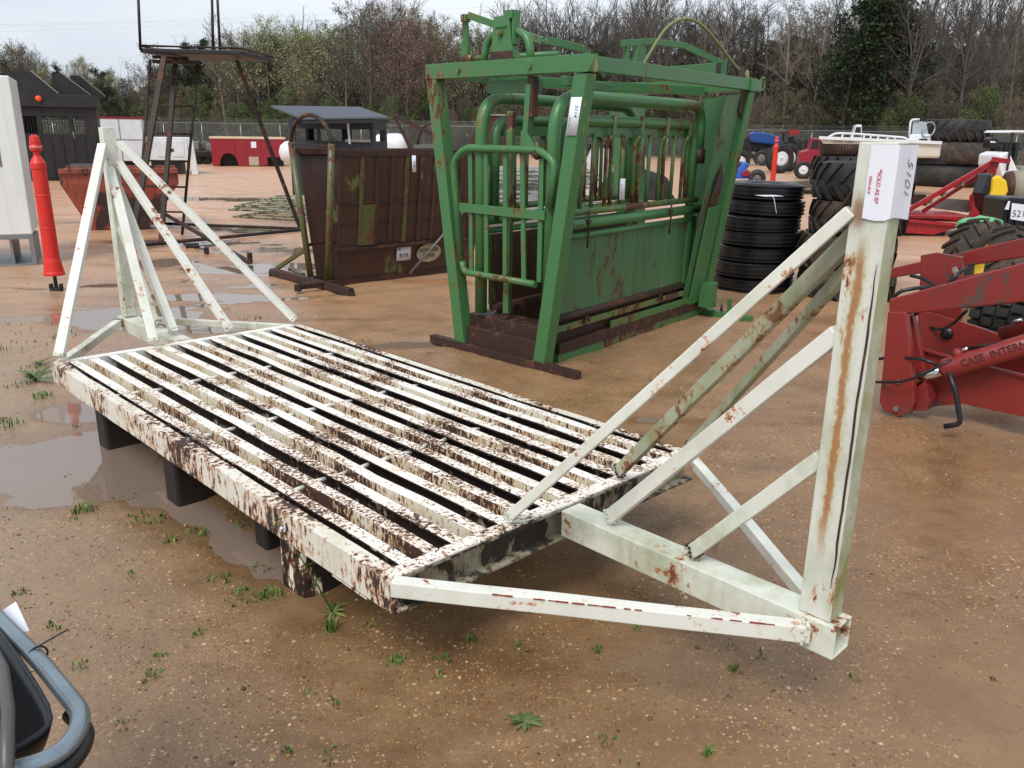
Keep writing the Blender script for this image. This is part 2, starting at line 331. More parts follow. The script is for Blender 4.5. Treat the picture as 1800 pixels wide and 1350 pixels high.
def gh(x, y):
    h = (fbm(x*.35+3, y*.35+8, 4)-.5)*.03+(fbm(x*2.3, y*2.3, 5, .6)-.5)*.032+(fbm(x*14+5, y*14, 3, .6)-.5)*.008
    for x0, y0, x1, y1 in ((-7, 5.2, 4, 11.5), (-7.4, 6.6, 3.4, 12.9), (-9, 10, 6, 13.5), (1.2, 2.2, 4.2, 7.5), (2.4, 1.8, 5.4, 7.0)):
        L = sqrt((x1-x0)**2+(y1-y0)**2); dx = (x1-x0)/L; dy = (y1-y0)/L; s_ = (x-x0)*dx+(y-y0)*dy; e = (x-x0)*-dy+(y-y0)*dx+.06*np.sin(s_*1.3); on = np.clip(s_*2, 0, 1)*np.clip((L-s_)*2, 0, 1)
        h = h-on*(.012*np.exp(-(e/.11)**2)*(1+.22*np.sin(s_*38+np.abs(e)*40))-.008*np.exp(-((np.abs(e)-.19)/.05)**2))
    fade = np.clip((y-9)/20, 0, 1); h = h*(1-.35*fade)
    h = h+.008
    for cx, cy, rx, ry, a, dep in PUD:
        dx = x-cx; dy = y-cy; q = ((dx*cos(a)+dy*sin(a))/rx)**2+((-dx*sin(a)+dy*cos(a))/ry)**2
        h = h-dep*1.05*np.exp(-q*.9)
    # keep it level under the machines
    return h
def gz(x, y): return float(gh(np.array([float(x)]), np.array([float(y)]))[0])
ys = np.concatenate([np.array([-60, -30, -15, -8, -4, -2, -1, -.3]), .1+np.arange(0, 16)*.04, .76*1.0085**np.arange(0, 545), ])
ys = ys[ys < 75]; ys = np.concatenate([ys, np.array([80, 90, 105, 125, 160, 220, 350, 600, 1200, 2200.])])
NC = 620; tt = np.linspace(-1, 1, NC); tt = np.sign(tt)*np.abs(tt)**1.12
YY, TT = np.meshgrid(ys, tt, indexing='ij'); XX = TT*(1.15*np.abs(YY)+5.)
HH = gh(XX, YY)*np.where(YY > 120, 0, 1)
nR = len(ys); V = np.stack([XX, YY, HH], -1).reshape(-1, 3).astype(np.float32)
ii, jj = np.meshgrid(np.arange(nR-1), np.arange(NC-1), indexing='ij'); q = (ii*NC+jj).ravel()
F = np.stack([q, q+1, q+NC+1, q+NC], -1).astype(np.int32)
me = bpy.data.meshes.new('ground'); me.vertices.add(len(V)); me.vertices.foreach_set('co', V.ravel()); me.loops.add(F.size); me.loops.foreach_set('vertex_index', F.ravel())
me.polygons.add(len(F)); me.polygons.foreach_set('loop_start', np.arange(len(F), dtype=np.int32)*4); me.polygons.foreach_set('use_smooth', np.ones(len(F), bool)); me.update(calc_edges=True)
t = NT('wet_gravelly_clay')
P = t.tc.outputs['Object']; geo = t.n.new('ShaderNodeNewGeometry'); sx = t.n.new('ShaderNodeSeparateXYZ'); t.L(geo.outputs['Position'], sx.inputs[0])
big = t.noise(.33, 5, .6); mid = t.noise(2.6, 7, .62); fine = t.noise(38, 6, .7)
near = t.mix(t.sstep(big, .38, .62), lin(120, 93, 64), lin(134, 100, 64)); near = t.mix(t.sstep(mid, .35, .7), near, lin(150, 120, 86)); lf_ = t.math('SUBTRACT', 1., t.sstep(t.math('ADD', sx.outputs[0], t.math('MULTIPLY', sx.outputs[1], .35)), -1.4, .2)); near = t.mix(t.math('MULTIPLY', lf_, .75), near, lin(160, 138, 114)); near = t.mix(t.math('MULTIPLY', t.sstep(sx.outputs[0], .5, 2.2), .6), near, lin(146, 108, 72))
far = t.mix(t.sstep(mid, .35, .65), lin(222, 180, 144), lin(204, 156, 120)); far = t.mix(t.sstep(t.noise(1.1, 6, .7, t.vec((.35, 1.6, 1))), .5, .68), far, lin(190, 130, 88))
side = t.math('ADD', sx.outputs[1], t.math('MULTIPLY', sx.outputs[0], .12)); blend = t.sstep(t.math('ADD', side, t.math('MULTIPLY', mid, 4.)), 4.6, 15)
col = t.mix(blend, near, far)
vc = t.n.new('ShaderNodeTexVoronoi'); vc.inputs['Scale'].default_value = 120; t.L(P, vc.inputs[0])
vc2 = t.n.new('ShaderNodeTexVoronoi'); vc2.inputs['Scale'].default_value = 55; t.L(P, vc2.inputs[0])
sep = t.n.new('ShaderNodeSeparateColor'); t.L(vc.outputs['Color'], sep.inputs[0]); sep2 = t.n.new('ShaderNodeSeparateColor'); t.L(vc2.outputs['Color'], sep2.inputs[0])
dens = t.sstep(t.noise(1.7, 5, .6), .3, .65)
pm = t.math('MULTIPLY', t.math('MULTIPLY', t.math('LESS_THAN', vc.outputs['Distance'], .42), t.math('GREATER_THAN', sep.outputs[0], .45)), dens)
pm2 = t.math('MULTIPLY', t.math('MULTIPLY', t.math('LESS_THAN', vc2.outputs['Distance'], .36), t.math('GREATER_THAN', sep2.outputs[0], .72)), dens)
pc = t.ramp(sep.outputs[1], [(0, lin(74, 52, 40)), (.35, lin(136, 92, 58)), (.7, lin(166, 122, 78)), (.93, lin(196, 156, 104)), (1, lin(226, 210, 176))])
pc2 = t.ramp(sep2.outputs[1], [(0, lin(70, 48, 40)), (.4, lin(142, 92, 58)), (.8, lin(180, 142, 96)), (1, lin(214, 190, 150))])
col = t.mix(t.math('MULTIPLY', fine, .75), col, t.mix(.5, col, lin(50, 38, 32)))
nearf = t.math('SUBTRACT', 1., t.sstep(sx.outputs[1], 8, 22))
col = t.mix(t.math('MULTIPLY', t.math('MULTIPLY', pm, nearf), .75), col, pc); col = t.mix(t.math('MULTIPLY', t.math('MULTIPLY', pm2, nearf), .8), col, pc2)
# soaked low ground: darker and shinier
soak = t.math('SUBTRACT', 1., t.sstep(sx.outputs[2], -.014, .004)); col = t.mix(t.math('MULTIPLY', soak, .35), col, lin(96, 66, 42))
rgh = t.math('ADD', t.math('MULTIPLY', t.sstep(mid, .3, .7), .2), .27); rgh = t.math('SUBTRACT', rgh, t.math('MULTIPLY', soak, .16))
hgt = t.math('ADD', t.math('MULTIPLY', fine, .35), t.math('ADD', t.math('MULTIPLY', pm, .35), t.math('MULTIPLY', pm2, .7))); hgt = t.math('ADD', hgt, t.math('MULTIPLY', t.noise(11, 5, .6), .9))
t.out(col, rgh, 0., t.bump(hgt, .55, .012), .55); me.materials.append(t.m)
go = bpy.data.objects.new('ground', me); COL.objects.link(go); tag(go, 'wet brown gravelly clay yard ground with ruts and puddle hollows', 'ground', kind='structure')
# standing water: one level sheet showing only where the ground dips under it
t = NT('muddy_water'); tr = t.n.new('ShaderNodeBsdfTransparent'); tr.inputs[0].default_value = (.80, .66, .50, 1)
df = t.n.new('ShaderNodeBsdfDiffuse'); df.inputs[0].default_value = lin(176, 154, 138); gl = t.n.new('ShaderNodeBsdfGlossy'); gl.inputs['Roughness'].default_value = .03  # muddy body colour, made paler to stand in for reflected sky
fr = t.n.new('ShaderNodeFresnel'); fr.inputs[0].default_value = 2.0; m1 = t.n.new('ShaderNodeMixShader'); m2 = t.n.new('ShaderNodeMixShader'); m1.inputs[0].default_value = .5
bp = t.bump(t.noise(7, 3, .5), .06, .01); t.L(bp, gl.inputs['Normal'])
t.L(tr.outputs[0], m1.inputs[1]); t.L(df.outputs[0], m1.inputs[2]); t.L(fr.outputs[0], m2.inputs[0]); t.L(m1.outputs[0], m2.inputs[1]); t.L(gl.outputs[0], m2.inputs[2])
t.L(m2.outputs[0], t.n['Material Output'].inputs[0])
b = MB(); b.add([(-30, .3, WL), (30, .3, WL), (30, 42, WL), (-30, 42, WL)], [(0, 1, 2, 3)]); wt = b.build('puddle_water', t.m); tag(wt, 'muddy rainwater standing in shallow puddles on the yard', 'puddles', kind='structure')

# loose stones
NS = 24000; b = MB(); vs = []; fs = []
r = np.random.RandomState(11); u_ = r.rand(NS*3); yy = 1.0+9.0*u_**1.6; xx = (r.rand(NS*3)*2-1)*(.72*yy+.7)
dn = fbm(xx*1.7+4, yy*1.7, 3); keep = (dn > .42+.12*r.rand(NS*3)); xx = xx[keep][:NS]; yy = yy[keep][:NS]; zz = gh(xx, yy); ok = zz > WL-.004; xx, yy, zz = xx[ok], yy[ok], zz[ok]; n = len(xx)
sz = .0018+.0036*r.rand(n)**2.5+(r.rand(n) > .992)*.006; oc = np.array([(1, 0, 0), (0, 1, 0), (-1, 0, 0), (0, -1, 0), (0, 0, 1), (0, 0, -1)], float)
jit = 1+.5*(r.rand(n, 6, 3)-.5); pts = oc[None]*jit*np.array([1.15, 1, .62]); an = r.rand(n)*6.28; ca, sa = np.cos(an), np.sin(an)
px = pts[..., 0]*ca[:, None]-pts[..., 1]*sa[:, None]; py = pts[..., 0]*sa[:, None]+pts[..., 1]*ca[:, None]
Vv = np.stack([px*sz[:, None]+xx[:, None], py*sz[:, None]+yy[:, None], pts[..., 2]*sz[:, None]+zz[:, None]+.12*sz[:, None]], -1).reshape(-1, 3)
tf = np.array([(0, 1, 4), (1, 2, 4), (2, 3, 4), (3, 0, 4), (1, 0, 5), (2, 1, 5), (3, 2, 5), (0, 3, 5)]); Ff = (tf[None]+6*np.arange(n)[:, None, None]).reshape(-1, 3)
def npmesh(name, V, F, m, smooth=False):
    me = bpy.data.meshes.new(name); k = F.shape[1]; me.vertices.add(len(V)); me.vertices.foreach_set('co', V.astype(np.float32).ravel()); me.loops.add(F.size); me.loops.foreach_set('vertex_index', F.astype(np.int32).ravel())
    me.polygons.add(len(F)); me.polygons.foreach_set('loop_start', np.arange(len(F), dtype=np.int32)*k); me.polygons.foreach_set('use_smooth', np.full(len(F), smooth)); me.update(calc_edges=True); me.materials.append(m); return me
t = NT('loose_pebbles'); ge = t.n.new('ShaderNodeNewGeometry')
t.out(t.ramp(ge.outputs['Random Per Island'], [(0, lin(64, 46, 38)), (.3, lin(124, 84, 54)), (.6, lin(158, 112, 68)), (.88, lin(190, 148, 92)), (.97, lin(214, 196, 160)), (1, lin(190, 110, 50))]), .32)
o = bpy.data.objects.new('gravel', npmesh('gravel', Vv, Ff, t.m, True)); COL.objects.link(o); tag(o, 'small tan and orange pebbles strewn over the wet clay', 'gravel', kind='stuff')
# ------------------------------------------------------------------ trees
def leafmat(name, c1, c2, c3):
    t = NT(name); ge = t.n.new('ShaderNodeNewGeometry'); col = t.ramp(ge.outputs['Random Per Island'], [(0, c1), (.55, c2), (1, c3)])
    t.out(col, .6, spec=.25); t.b.inputs['Transmission Weight'].default_value = 0.
    return t.m
LM = {'bud': leafmat('pale_spring_leaves', lin(130, 138, 90), lin(148, 154, 106), lin(166, 170, 124)),
      'green': leafmat('fresh_green_leaves', lin(70, 84, 50), lin(84, 100, 58), lin(104, 118, 72)),
      'dark': leafmat('dark_evergreen_needles', lin(24, 34, 22), lin(36, 50, 30), lin(52, 66, 38)),
      'red': leafmat('reddish_maple_buds', lin(118, 88, 78), lin(138, 104, 90), lin(150, 126, 106)),
      'brown': leafmat('dry_brown_leaves', lin(96, 86, 70), lin(114, 104, 82), lin(132, 122, 96))}
BK = {'grey': plain('grey_bark', lin(96, 90, 84), .85, var=.4, scale=3), 'dark': plain('dark_bark', lin(58, 50, 45), .85, var=.4, scale=3), 'pale': plain('pale_bark', lin(132, 122, 108), .85, var=.4, scale=3)}  # leaf and bark tones partly lightened, giving the wood its haze by colour
def tree_proto(seed, h, kind, leaves, bark, spread=1., lsize=.14, base=.32, fork=False):
    R_ = random.Random(seed); T = MB(); C = MB(); lv = []
    def poly(p, d, L, n, wob, lift=0.):
        pts = [p]; d = d.normalized()
        for _ in range(n):
            d = (d+Vector((R_.uniform(-wob, wob), R_.uniform(-wob, wob), R_.uniform(-wob, wob)+lift))).normalized(); p = p+d*(L/n); pts.append(p)
        return pts, d
    def sub(p, d, L, r, lev):
        pts, dd = poly(p, d, L, 3 if lev < 3 else 2, .16, .07)
        (T if lev <= 1 else C).tube(pts, r, 4 if lev <= 1 else 3, cap=False, r2=r*.45)
        if lev >= 4: lv.append(pts[-1]); lv.append(pts[1]); return
        k = {1: 6, 2: 4, 3: 3}[lev]
        for i in range(k):
            f = .3+.7*(i+R_.random()*.6)/k; j = min(int(f*(len(pts)-1)), len(pts)-2); q = pts[j].lerp(pts[j+1], f*(len(pts)-1)-j)
            a = R_.uniform(0, 2*pi); perp = dd.orthogonal().normalized(); perp = Matrix.Rotation(a, 3, dd) @ perp
            sub(q, dd*.75+perp*R_.uniform(.45, .8)+Vector((0, 0, .15)), L*R_.uniform(.42, .62), max(.011, r*.5), lev+1)
    pts, _ = poly(Vector((0, 0, -.15)), Vector((R_.uniform(-.03, .03), R_.uniform(-.03, .03), 1)), h*.93, 9, .035)
    r0 = h*.0125+.02; T.tube(pts, r0, 7, cap=False, r2=r0*.18)
    if kind == 'cone':
        z = h*.08
        while z < h*.97:
            f = z/h; L = (1-f)**.8*h*.2*spread*R_.uniform(.75, 1.2)+.2
            for k in range(5):
                a = R_.uniform(0, 2*pi); j = min(int(f/.93*9), 8); c = pts[j].lerp(pts[j+1], min(1, f/.93*9-j)); c = Vector((c.x, c.y, z))
                d = Vector((cos(a), sin(a), R_.uniform(-.1, .35))); pp, _ = poly(c, d, L, 3, .1); C.tube(pp, .02, 3, cap=False, r2=.008)
                for _ in range(int(9*leaves)): t_ = R_.random()**.7; q = c.lerp(pp[-1], t_); lv.append(q+Vector((R_.gauss(0, .16), R_.gauss(0, .16), R_.gauss(0, .12))))
            z += h*.028
    else:
        n = 15 if kind == 'tall' else 18
        for i in range(n):
            f = base+(1-base)*(i+R_.random()*.7)/n; f = min(f, .99); j = min(int(f*9), 8); q = pts[j].lerp(pts[j+1], f*9-j); a = i*2.4+R_.uniform(-.5, .5)
            up = R_.uniform(.7, 1.5) if kind == 'tall' else R_.uniform(.3, .9)
            L = h*(.30 if kind == 'round' else .22)*spread*(1.15-.75*f)*R_.uniform(.75, 1.2)
            sub(q, Vector((cos(a), sin(a), up)), L, r0*.34*(1.2-f), 1)
        if fork:
            for s_ in (-1, 1): sub(pts[4], Vector((s_*.35, .1*s_, 1)), h*.5, r0*.6, 1); sub(pts[5], Vector((.1, s_*.4, 1)), h*.4, r0*.5, 1)
    if leaves and kind != 'cone':
        base_l = list(lv); lv = []
        for q in base_l:
            for _ in range(int(leaves) + (1 if R_.random() < leaves % 1 else 0)): lv.append(q+Vector((R_.gauss(0, .2), R_.gauss(0, .2), R_.gauss(0, .2))))
    elif not leaves: lv = []
    return T, C, lv, lsize
def leafmesh(lv, size, seed):
    r = np.random.RandomState(seed); n = len(lv); c = np.array([tuple(p) for p in lv]); a = r.randn(n, 3); a /= np.linalg.norm(a, axis=1)[:, None]; b = np.cross(a, r.randn(n, 3)); b /= np.linalg.norm(b, axis=1)[:, None]
    s = size*(.5+r.rand(n))[:, None]; V = np.stack([c-a*s*.5, c+b*s*.38, c+a*s*.5, c-b*s*.38], 1).reshape(-1, 3); return V, np.arange(4*n).reshape(-1, 4)
PROTO = {}
def mkproto(key, seed, h, kind, leaves, lm, bark, **kw):
    T, C, lv, ls = tree_proto(seed, h, kind, leaves, bark, **kw)
    def me(name, mb, m):
        x = bpy.data.meshes.new(name); x.from_pydata(mb.v, [], mb.f); x.polygons.foreach_set('use_smooth', [True]*len(mb.f)); x.materials.append(m); return x
    tw = me('branches', C, BK[bark]); lf = None
    if lv: V, F = leafmesh(lv, ls, seed); lf = npmesh('crown', V, F, LM[lm])
    PROTO.setdefault(key, []).append((me('trunk', T, BK[bark]), tw, lf, h))
mkproto('bare', 1, 16, 'tall', 0, None, 'grey', base=.3); mkproto('bare', 2, 16, 'round', 0, None, 'grey', base=.3, fork=True, spread=1.1); mkproto('bare', 3, 16, 'tall', 0, None, 'pale', base=.42)
mkproto('baredark', 4, 16, 'tall', .35, 'brown', 'dark', base=.3, lsize=.16); mkproto('baredark', 5, 16, 'round', .5, 'brown', 'dark', base=.25, lsize=.16)
mkproto('bud', 6, 12, 'round', 1.5, 'bud', 'grey', base=.2, lsize=.12, spread=1.15); mkproto('bud', 7, 12, 'tall', 1.6, 'bud', 'pale', base=.2, lsize=.11, spread=1.2)
mkproto('green', 8, 10, 'round', 3, 'green', 'dark', base=.12, lsize=.13, spread=1.1); mkproto('green', 9, 10, 'round', 2.2, 'green', 'grey', base=.15, lsize=.13)
mkproto('dark', 10, 13, 'cone', 1.9, 'dark', 'dark', spread=1.15, lsize=.22); mkproto('dark', 11, 13, 'cone', 1.2, 'dark', 'dark', spread=1.5, lsize=.2); mkproto('dark', 31, 13, 'round', 3.2, 'dark', 'dark', base=.3, spread=.9, lsize=.2)
mkproto('red', 12, 12, 'round', 1.2, 'red', 'grey', base=.25, lsize=.10); mkproto('brown', 13, 12, 'round', 1.2, 'brown', 'grey', base=.2, lsize=.12, spread=1.1)
LBL = {'bare': 'bare grey leafless tree standing in the wood behind the yard', 'baredark': 'dark bare tree with a few dry brown leaves in the wood behind the yard', 'bud': 'pale yellow-green budding tree in the wood behind the yard',
       'green': 'fresh green leafy tree low in the wood behind the yard', 'dark': 'dark evergreen conical tree in the wood behind the yard', 'red': 'reddish budding tree in the wood behind the yard', 'brown': 'brownish bushy tree in the wood behind the yard'}
GRP = {k: k2 for k, k2 in (('bare', 'bare grey trees in the wood'), ('baredark', 'dark bare trees in the wood'), ('bud', 'pale budding trees in the wood'), ('green', 'green trees in the wood'), ('dark', 'dark evergreens in the wood'), ('red', 'reddish trees in the wood'), ('brown', 'brown bushy trees in the wood'))}
NAME = {'bare': 'bare_tree', 'baredark': 'bare_tree', 'bud': 'budding_tree', 'green': 'leafy_tree', 'dark': 'evergreen_tree', 'red': 'budding_tree', 'brown': 'leafy_tree'}
tr_ = random.Random(21)
def plant(px, ytop, D, key, label=None):
    p = AT(px, 240, D); P = (p.x, D); z = zat(P, ytop); h = max(3., z)
    tm, bm_, lm, h0 = PROTO[key][tr_.randrange(len(PROTO[key]))]; s = h/h0
    root = thing(NAME[key], (p.x, D, 0), label or LBL[key], 'tree', GRP[key] if not label else GRP[key], tr_.uniform(0, 6.28)); root.scale = (s*tr_.uniform(.85, 1.1),)*2+(s,)
    for nm, m_ in (('trunk', tm), ('branches', bm_), ('crown', lm)):
        if m_ is not None: o = bpy.data.objects.new(nm, m_); COL.objects.link(o); o.parent = root
    return root
prof = [(-260, 70), (-60, 78), (0, 84), (50, 78), (90, 100), (140, 108), (185, 104), (215, 118), (240, 128), (270, 108), (300, 82), (345, 76), (385, 62), (430, 52), (480, 40), (540, 46), (580, 40), (620, 20), (680, 12), (740, 0), (790, 10), (850, 40), (900, 20), (960, 30), (1020, 0), (1100, -80), (1180, -50), (1240, -70), (1320, -110), (1450, -120), (1600, -120), (1800, -150), (2100, -160)]
def top(px): return float(np.interp(px, [a for a, _ in prof], [b for _, b in prof]))
def dist(px): return float(np.interp(px, [0, 260, 400, 700, 1300, 1800], [104, 104, 86, 74, 70, 64]))
plan = []
# trees one can tell apart along the front
plan += [(50, 76, 104, 'brown'), (165, 100, 108, 'bud'), (20, 100, 100, 'dark'), (120, 112, 106, 'dark'), (205, 150, 96, 'dark'), (285, 82, 98, 'brown'), (345, 74, 96, 'dark'), (400, -4, 84, 'bare'), (455, 12, 86, 'bare'), (425, 56, 84, 'brown'),
         (480, 34, 82, 'bud'), (520, 62, 80, 'bud'), (548, 48, 80, 'bud'), (575, 40, 78, 'bud'), (610, -60, 74, 'bare'), (640, 10, 76, 'brown'), (655, -70, 72, 'bare'), (690, 0, 72, 'red'), (715, 40, 70, 'red'), (745, 30, 70, 'red'), (700, -90, 76, 'bare'), (735, -40, 80, 'bud'),
         (890, 60, 72, 'baredark'), (870, -30, 74, 'bare'), (945, -70, 72, 'bare'), (925, 40, 80, 'dark'), (1000, 60, 84, 'dark'), (985, -60, 76, 'bare'), (1030, -50, 78, 'bare'), (1065, -20, 80, 'bare'), (1128, -150, 64, 'bare'), (1165, -60, 80, 'bare'), (1200, 20, 84, 'dark'), (1215, -60, 76, 'bare'), (1250, -80, 72, 'bare'),
         (1465, 10, 66, 'dark'), (1505, -70, 64, 'dark'), (1550, -20, 65, 'dark'), (1335, 60, 74, 'dark'), (1525, -110, 63, 'dark'), (1480, -50, 63, 'dark'), (1420, -90, 66, 'bare'), (1590, -140, 62, 'bare'), (1680, -150, 62, 'bare'), (1730, -130, 62, 'bare'), (1375, -110, 66, 'bare')]
for x in range(-260, 2100, 21):      # the wood: rows one behind another
    for row in range(3):
        px = x+tr_.uniform(-12, 12)+row*7; f = tr_.random(); D = dist(px)+2+row*7+tr_.uniform(0, 5); tp = top(px)
        gap = 850 < px < 1260
        if px < 250: key = 'bud' if f < .25 else 'brown' if f < .55 else 'dark' if f < .7 else 'bare'; yt = tp+tr_.uniform(0, 34)
        elif px < 640: key = 'green' if f < .16 else 'bud' if f < .34 else 'brown' if f < .55 else 'dark' if f < .66 else 'bare'; yt = tp+tr_.uniform(4, 60)*(1 if key != 'bare' else .5)
        elif px < 850: key = 'red' if f < .2 else 'bud' if f < .32 else 'brown' if f < .5 else 'dark' if f < .62 else 'bare'; yt = tp+tr_.uniform(0, 70)*(1 if key != 'bare' else .2)
        elif gap: key = 'bare' if f < .45 else 'baredark' if f < .55 else 'dark' if f < .85 else 'brown'; yt = (tp if key == 'bare' else tr_.uniform(60, 120))
        else: key = 'baredark' if f < .2 else 'bare' if f < .68 else 'dark' if f < .9 else 'brown'; yt = (tr_.uniform(10, 120) if key in ('dark', 'brown') else tp+tr_.uniform(0, 70))
        if gap and row == 2 and key == 'bare' and f < .2: continue
        if (-230 < x < -80 or x > 1900) and row != 1: continue
        plan.append((px, yt, D, key))
    if 240 < x < 2000 and x % 3:      # low green growth at the wood's foot
        plan.append((x+tr_.uniform(-10, 10), tr_.uniform(140, 195), dist(x)-tr_.uniform(2, 6), 'green' if tr_.random() < (.75 if x < 850 else .18) else 'brown'))
special = {0: 'broad brownish tree at the far left above the black cabin', 1: 'rounded pale green treetop between black cabin and lookout ladder', 4: 'short dark evergreen just left of the lookout ladder foot of the wood', 7: 'thin bare tree rising behind the right end of the lookout platform', 10: 'pale yellow-green tree just right of the lookout platform',
           30: 'tallest bare tree with spreading limbs above the green chute', 36: 'tallest dark evergreen standing right of the green chute', 17: 'rusty red budding tree left of the green chute'}
for i, (px, yt, D, key) in enumerate(plan): plant(px, yt, D, key, special.get(i))
# undergrowth: brush nobody could count
r = np.random.RandomState(3); n = 60000; pxs = r.rand(n)*2400-280; D = np.interp(pxs, [0, 260, 400, 700, 1300, 1800], [100, 100, 83, 71, 67, 61])+r.rand(n)*26-2
xw = np.array([(_f.x+_r.x*(p-900)/FPX)/(_f.y+_r.y*(p-900)/FPX+_u.y*(675-240)/FPX) for p in pxs])*D
cl = fbm(xw*.22, D*.22+7, 3); hh = np.clip((cl-.25)*9, .6, 4.6)*r.rand(n)**.8
V, F = leafmesh(list(zip(xw, D, hh)), .30, 5); V[:, 2] = np.maximum(V[:, 2], .01)
t = NT('brushwood_leaves'); ge = t.n.new('ShaderNodeNewGeometry'); lo = t.noise(.16, 3, .5); c1 = t.ramp(ge.outputs['Random Per Island'], [(0, lin(44, 44, 34)), (.5, lin(60, 60, 44)), (1, lin(82, 78, 60))]); c2 = t.ramp(ge.outputs['Random Per Island'], [(0, lin(52, 66, 32)), (.5, lin(74, 92, 42)), (1, lin(104, 124, 58))])
t.out(t.mix(t.sstep(lo, .42, .58), c1, c2), .7, spec=.2)
o = bpy.data.objects.new('undergrowth', npmesh('undergrowth', V, F, t.m)); COL.objects.link(o); tag(o, 'tangled brown and green undergrowth along the foot of the wood', 'undergrowth', kind='stuff')
b = MB(); r2 = random.Random(4)
for _ in range(2300):
    px = r2.uniform(-260, 2100); D = dist(px)+r2.uniform(-2, 26); p = AT(px, 240, D); h = r2.uniform(2.5, 9); l = Vector((r2.gauss(0, .07), r2.gauss(0, .07), 1))
    b.tube([p*Vector((1, 1, 0)) if False else Vector((p.x, D, 0)), Vector((p.x, D, 0))+l*h*.5, Vector((p.x, D, 0))+l*h+Vector((r2.gauss(0, .2), 0, 0))], r2.uniform(.02, .055), 3, cap=False, r2=.01)
o = b.build('saplings', BK['grey']); tag(o, 'thin crowded saplings filling the wood between the trees', 'saplings', kind='stuff')
r3 = np.random.RandomState(9); n = 70000; pxs = r3.rand(n)*2400-280; Dd = np.interp(pxs, [0, 400, 1300, 1800], [134, 114, 98, 92])+r3.rand(n)*10
xw = np.array([(_f.x+_r.x*(p-900)/FPX)/(_f.y+_r.y*(p-900)/FPX+_u.y*(675-240)/FPX) for p in pxs])*Dd
topz = np.interp(pxs, [-280, 0, 150, 230, 300, 480, 640, 780, 850, 1250, 1320, 1800, 2100], [8, 8.5, 7.5, 6.5, 8, 9.5, 10, 10, 8.5, 9, 11, 12, 12])*(.75+.5*fbm(xw*.12, Dd*0+3, 4))
z = topz*r3.rand(n)**1.0; V, F = leafmesh(list(zip(xw, Dd, z)), .62, 6); V[:, 2] = np.maximum(V[:, 2], .01)
t = NT('far_wood_twigs'); ge = t.n.new('ShaderNodeNewGeometry'); lo = t.noise(.11, 4, .6); t.out(t.mix(t.sstep(lo, .4, .62), t.ramp(ge.outputs['Random Per Island'], [(0, lin(56, 56, 48)), (1, lin(84, 82, 70))]), t.ramp(ge.outputs['Random Per Island'], [(0, lin(54, 60, 42)), (1, lin(80, 86, 60))])), .8, spec=.1)
o = bpy.data.objects.new('far_wood', npmesh('far_wood', V, F, t.m)); COL.objects.link(o); tag(o, 'hazy grey-brown depth of the wood behind the nearer trees', 'wood', kind='stuff')

# ------------------------------------------------------------------ grass and weeds
GM = leafmat('grass_blades', lin(58, 84, 36), lin(84, 116, 50), lin(120, 140, 70))
def blades(b, c, n, h, spread, R_, w=.0035, flat=0.):
    for _ in range(n):
        a = R_.uniform(0, 2*pi); rr = spread*sqrt(R_.random()); p = Vector((c[0]+cos(a)*rr, c[1]+sin(a)*rr, gz(c[0], c[1])-.002)); a2 = R_.uniform(0, 2*pi); o_ = Vector((cos(a2), sin(a2), 0)); L = h*R_.uniform(.5, 1.15); lean = R_.uniform(.2, .75)+flat
        sd = Vector((-o_.y, o_.x, 0))*w; p1 = p+o_*L*lean*.35+Vector((0, 0, L*.6)); p2 = p+o_*L*lean+Vector((0, 0, L*(.95-.35*lean)))
        b.add([p-sd, p+sd, p1+sd*.8, p1-sd*.8, p2], [(0, 1, 2, 3), (3, 2, 4)])
b = MB(); R_ = random.Random(8)
for px, py, n, h, sp in [(150, 900, 34, .05, .05), (260, 915, 30, .035, .07), (230, 1015, 10, .025, .03), (35, 1045, 16, .03, .025), (100, 1105, 10, .03, .03), (585, 1112, 22, .07, .02), (430, 1052, 30, .035, .07), (480, 1050, 26, .035, .05), (390, 1020, 20, .03, .05), (345, 935, 22, .03, .05), (300, 955, 14, .03, .03),
                          (700, 1172, 18, .03, .02), (830, 1130, 14, .03, .02), (905, 1140, 10, .02, .02), (1050, 1150, 16, .03, .02), (1290, 1182, 18, .03, .02), (140, 1175, 10, .03, .03), (500, 1330, 8, .03, .02), (350, 1120, 12, .025, .03), (275, 1160, 10, .02, .03), (270, 1190, 10, .02, .03), (1245, 1335, 14, .035, .015),
                          (75, 700, 30, .05, .06), (35, 680, 26, .04, .08), (20, 745, 24, .05, .08), (60, 650, 20, .04, .1), (40, 610, 30, .04, .2), (110, 590, 20, .04, .15), (60, 575, 24, .04, .3), (300, 620, 8, .03, .04), (440, 560, 26, .03, .1), (395, 545, 14, .03, .1), (530, 555, 14, .03, .1), (640, 600, 10, .03, .05),
                          (215, 870, 18, .03, .05), (460, 990, 16, .03, .05), (430, 915, 12, .03, .05), (120, 830, 10, .03, .03), (170, 850, 12, .03, .04), (770, 1195, 8, .02, .02), (650, 1100, 8, .03, .03), (1120, 1110, 8, .03, .02), (930, 1080, 14, .03, .02), (1090, 905, 14, .03, .03), (1060, 930, 10, .03, .03), (1500, 1200, 6, .02, .02)]:
    c = G(px, py); blades(b, c, n, h, sp, R_)
for _ in range(90):
    y = 1.2+6*R_.random()**1.3; x = R_.uniform(-.6, .45)*y; blades(b, (x, y), R_.randrange(3, 9), .022, .03, R_)
o = b.build('grass', GM); tag(o, 'sparse little tufts of green grass growing through the wet gravel', 'grass', kind='stuff')
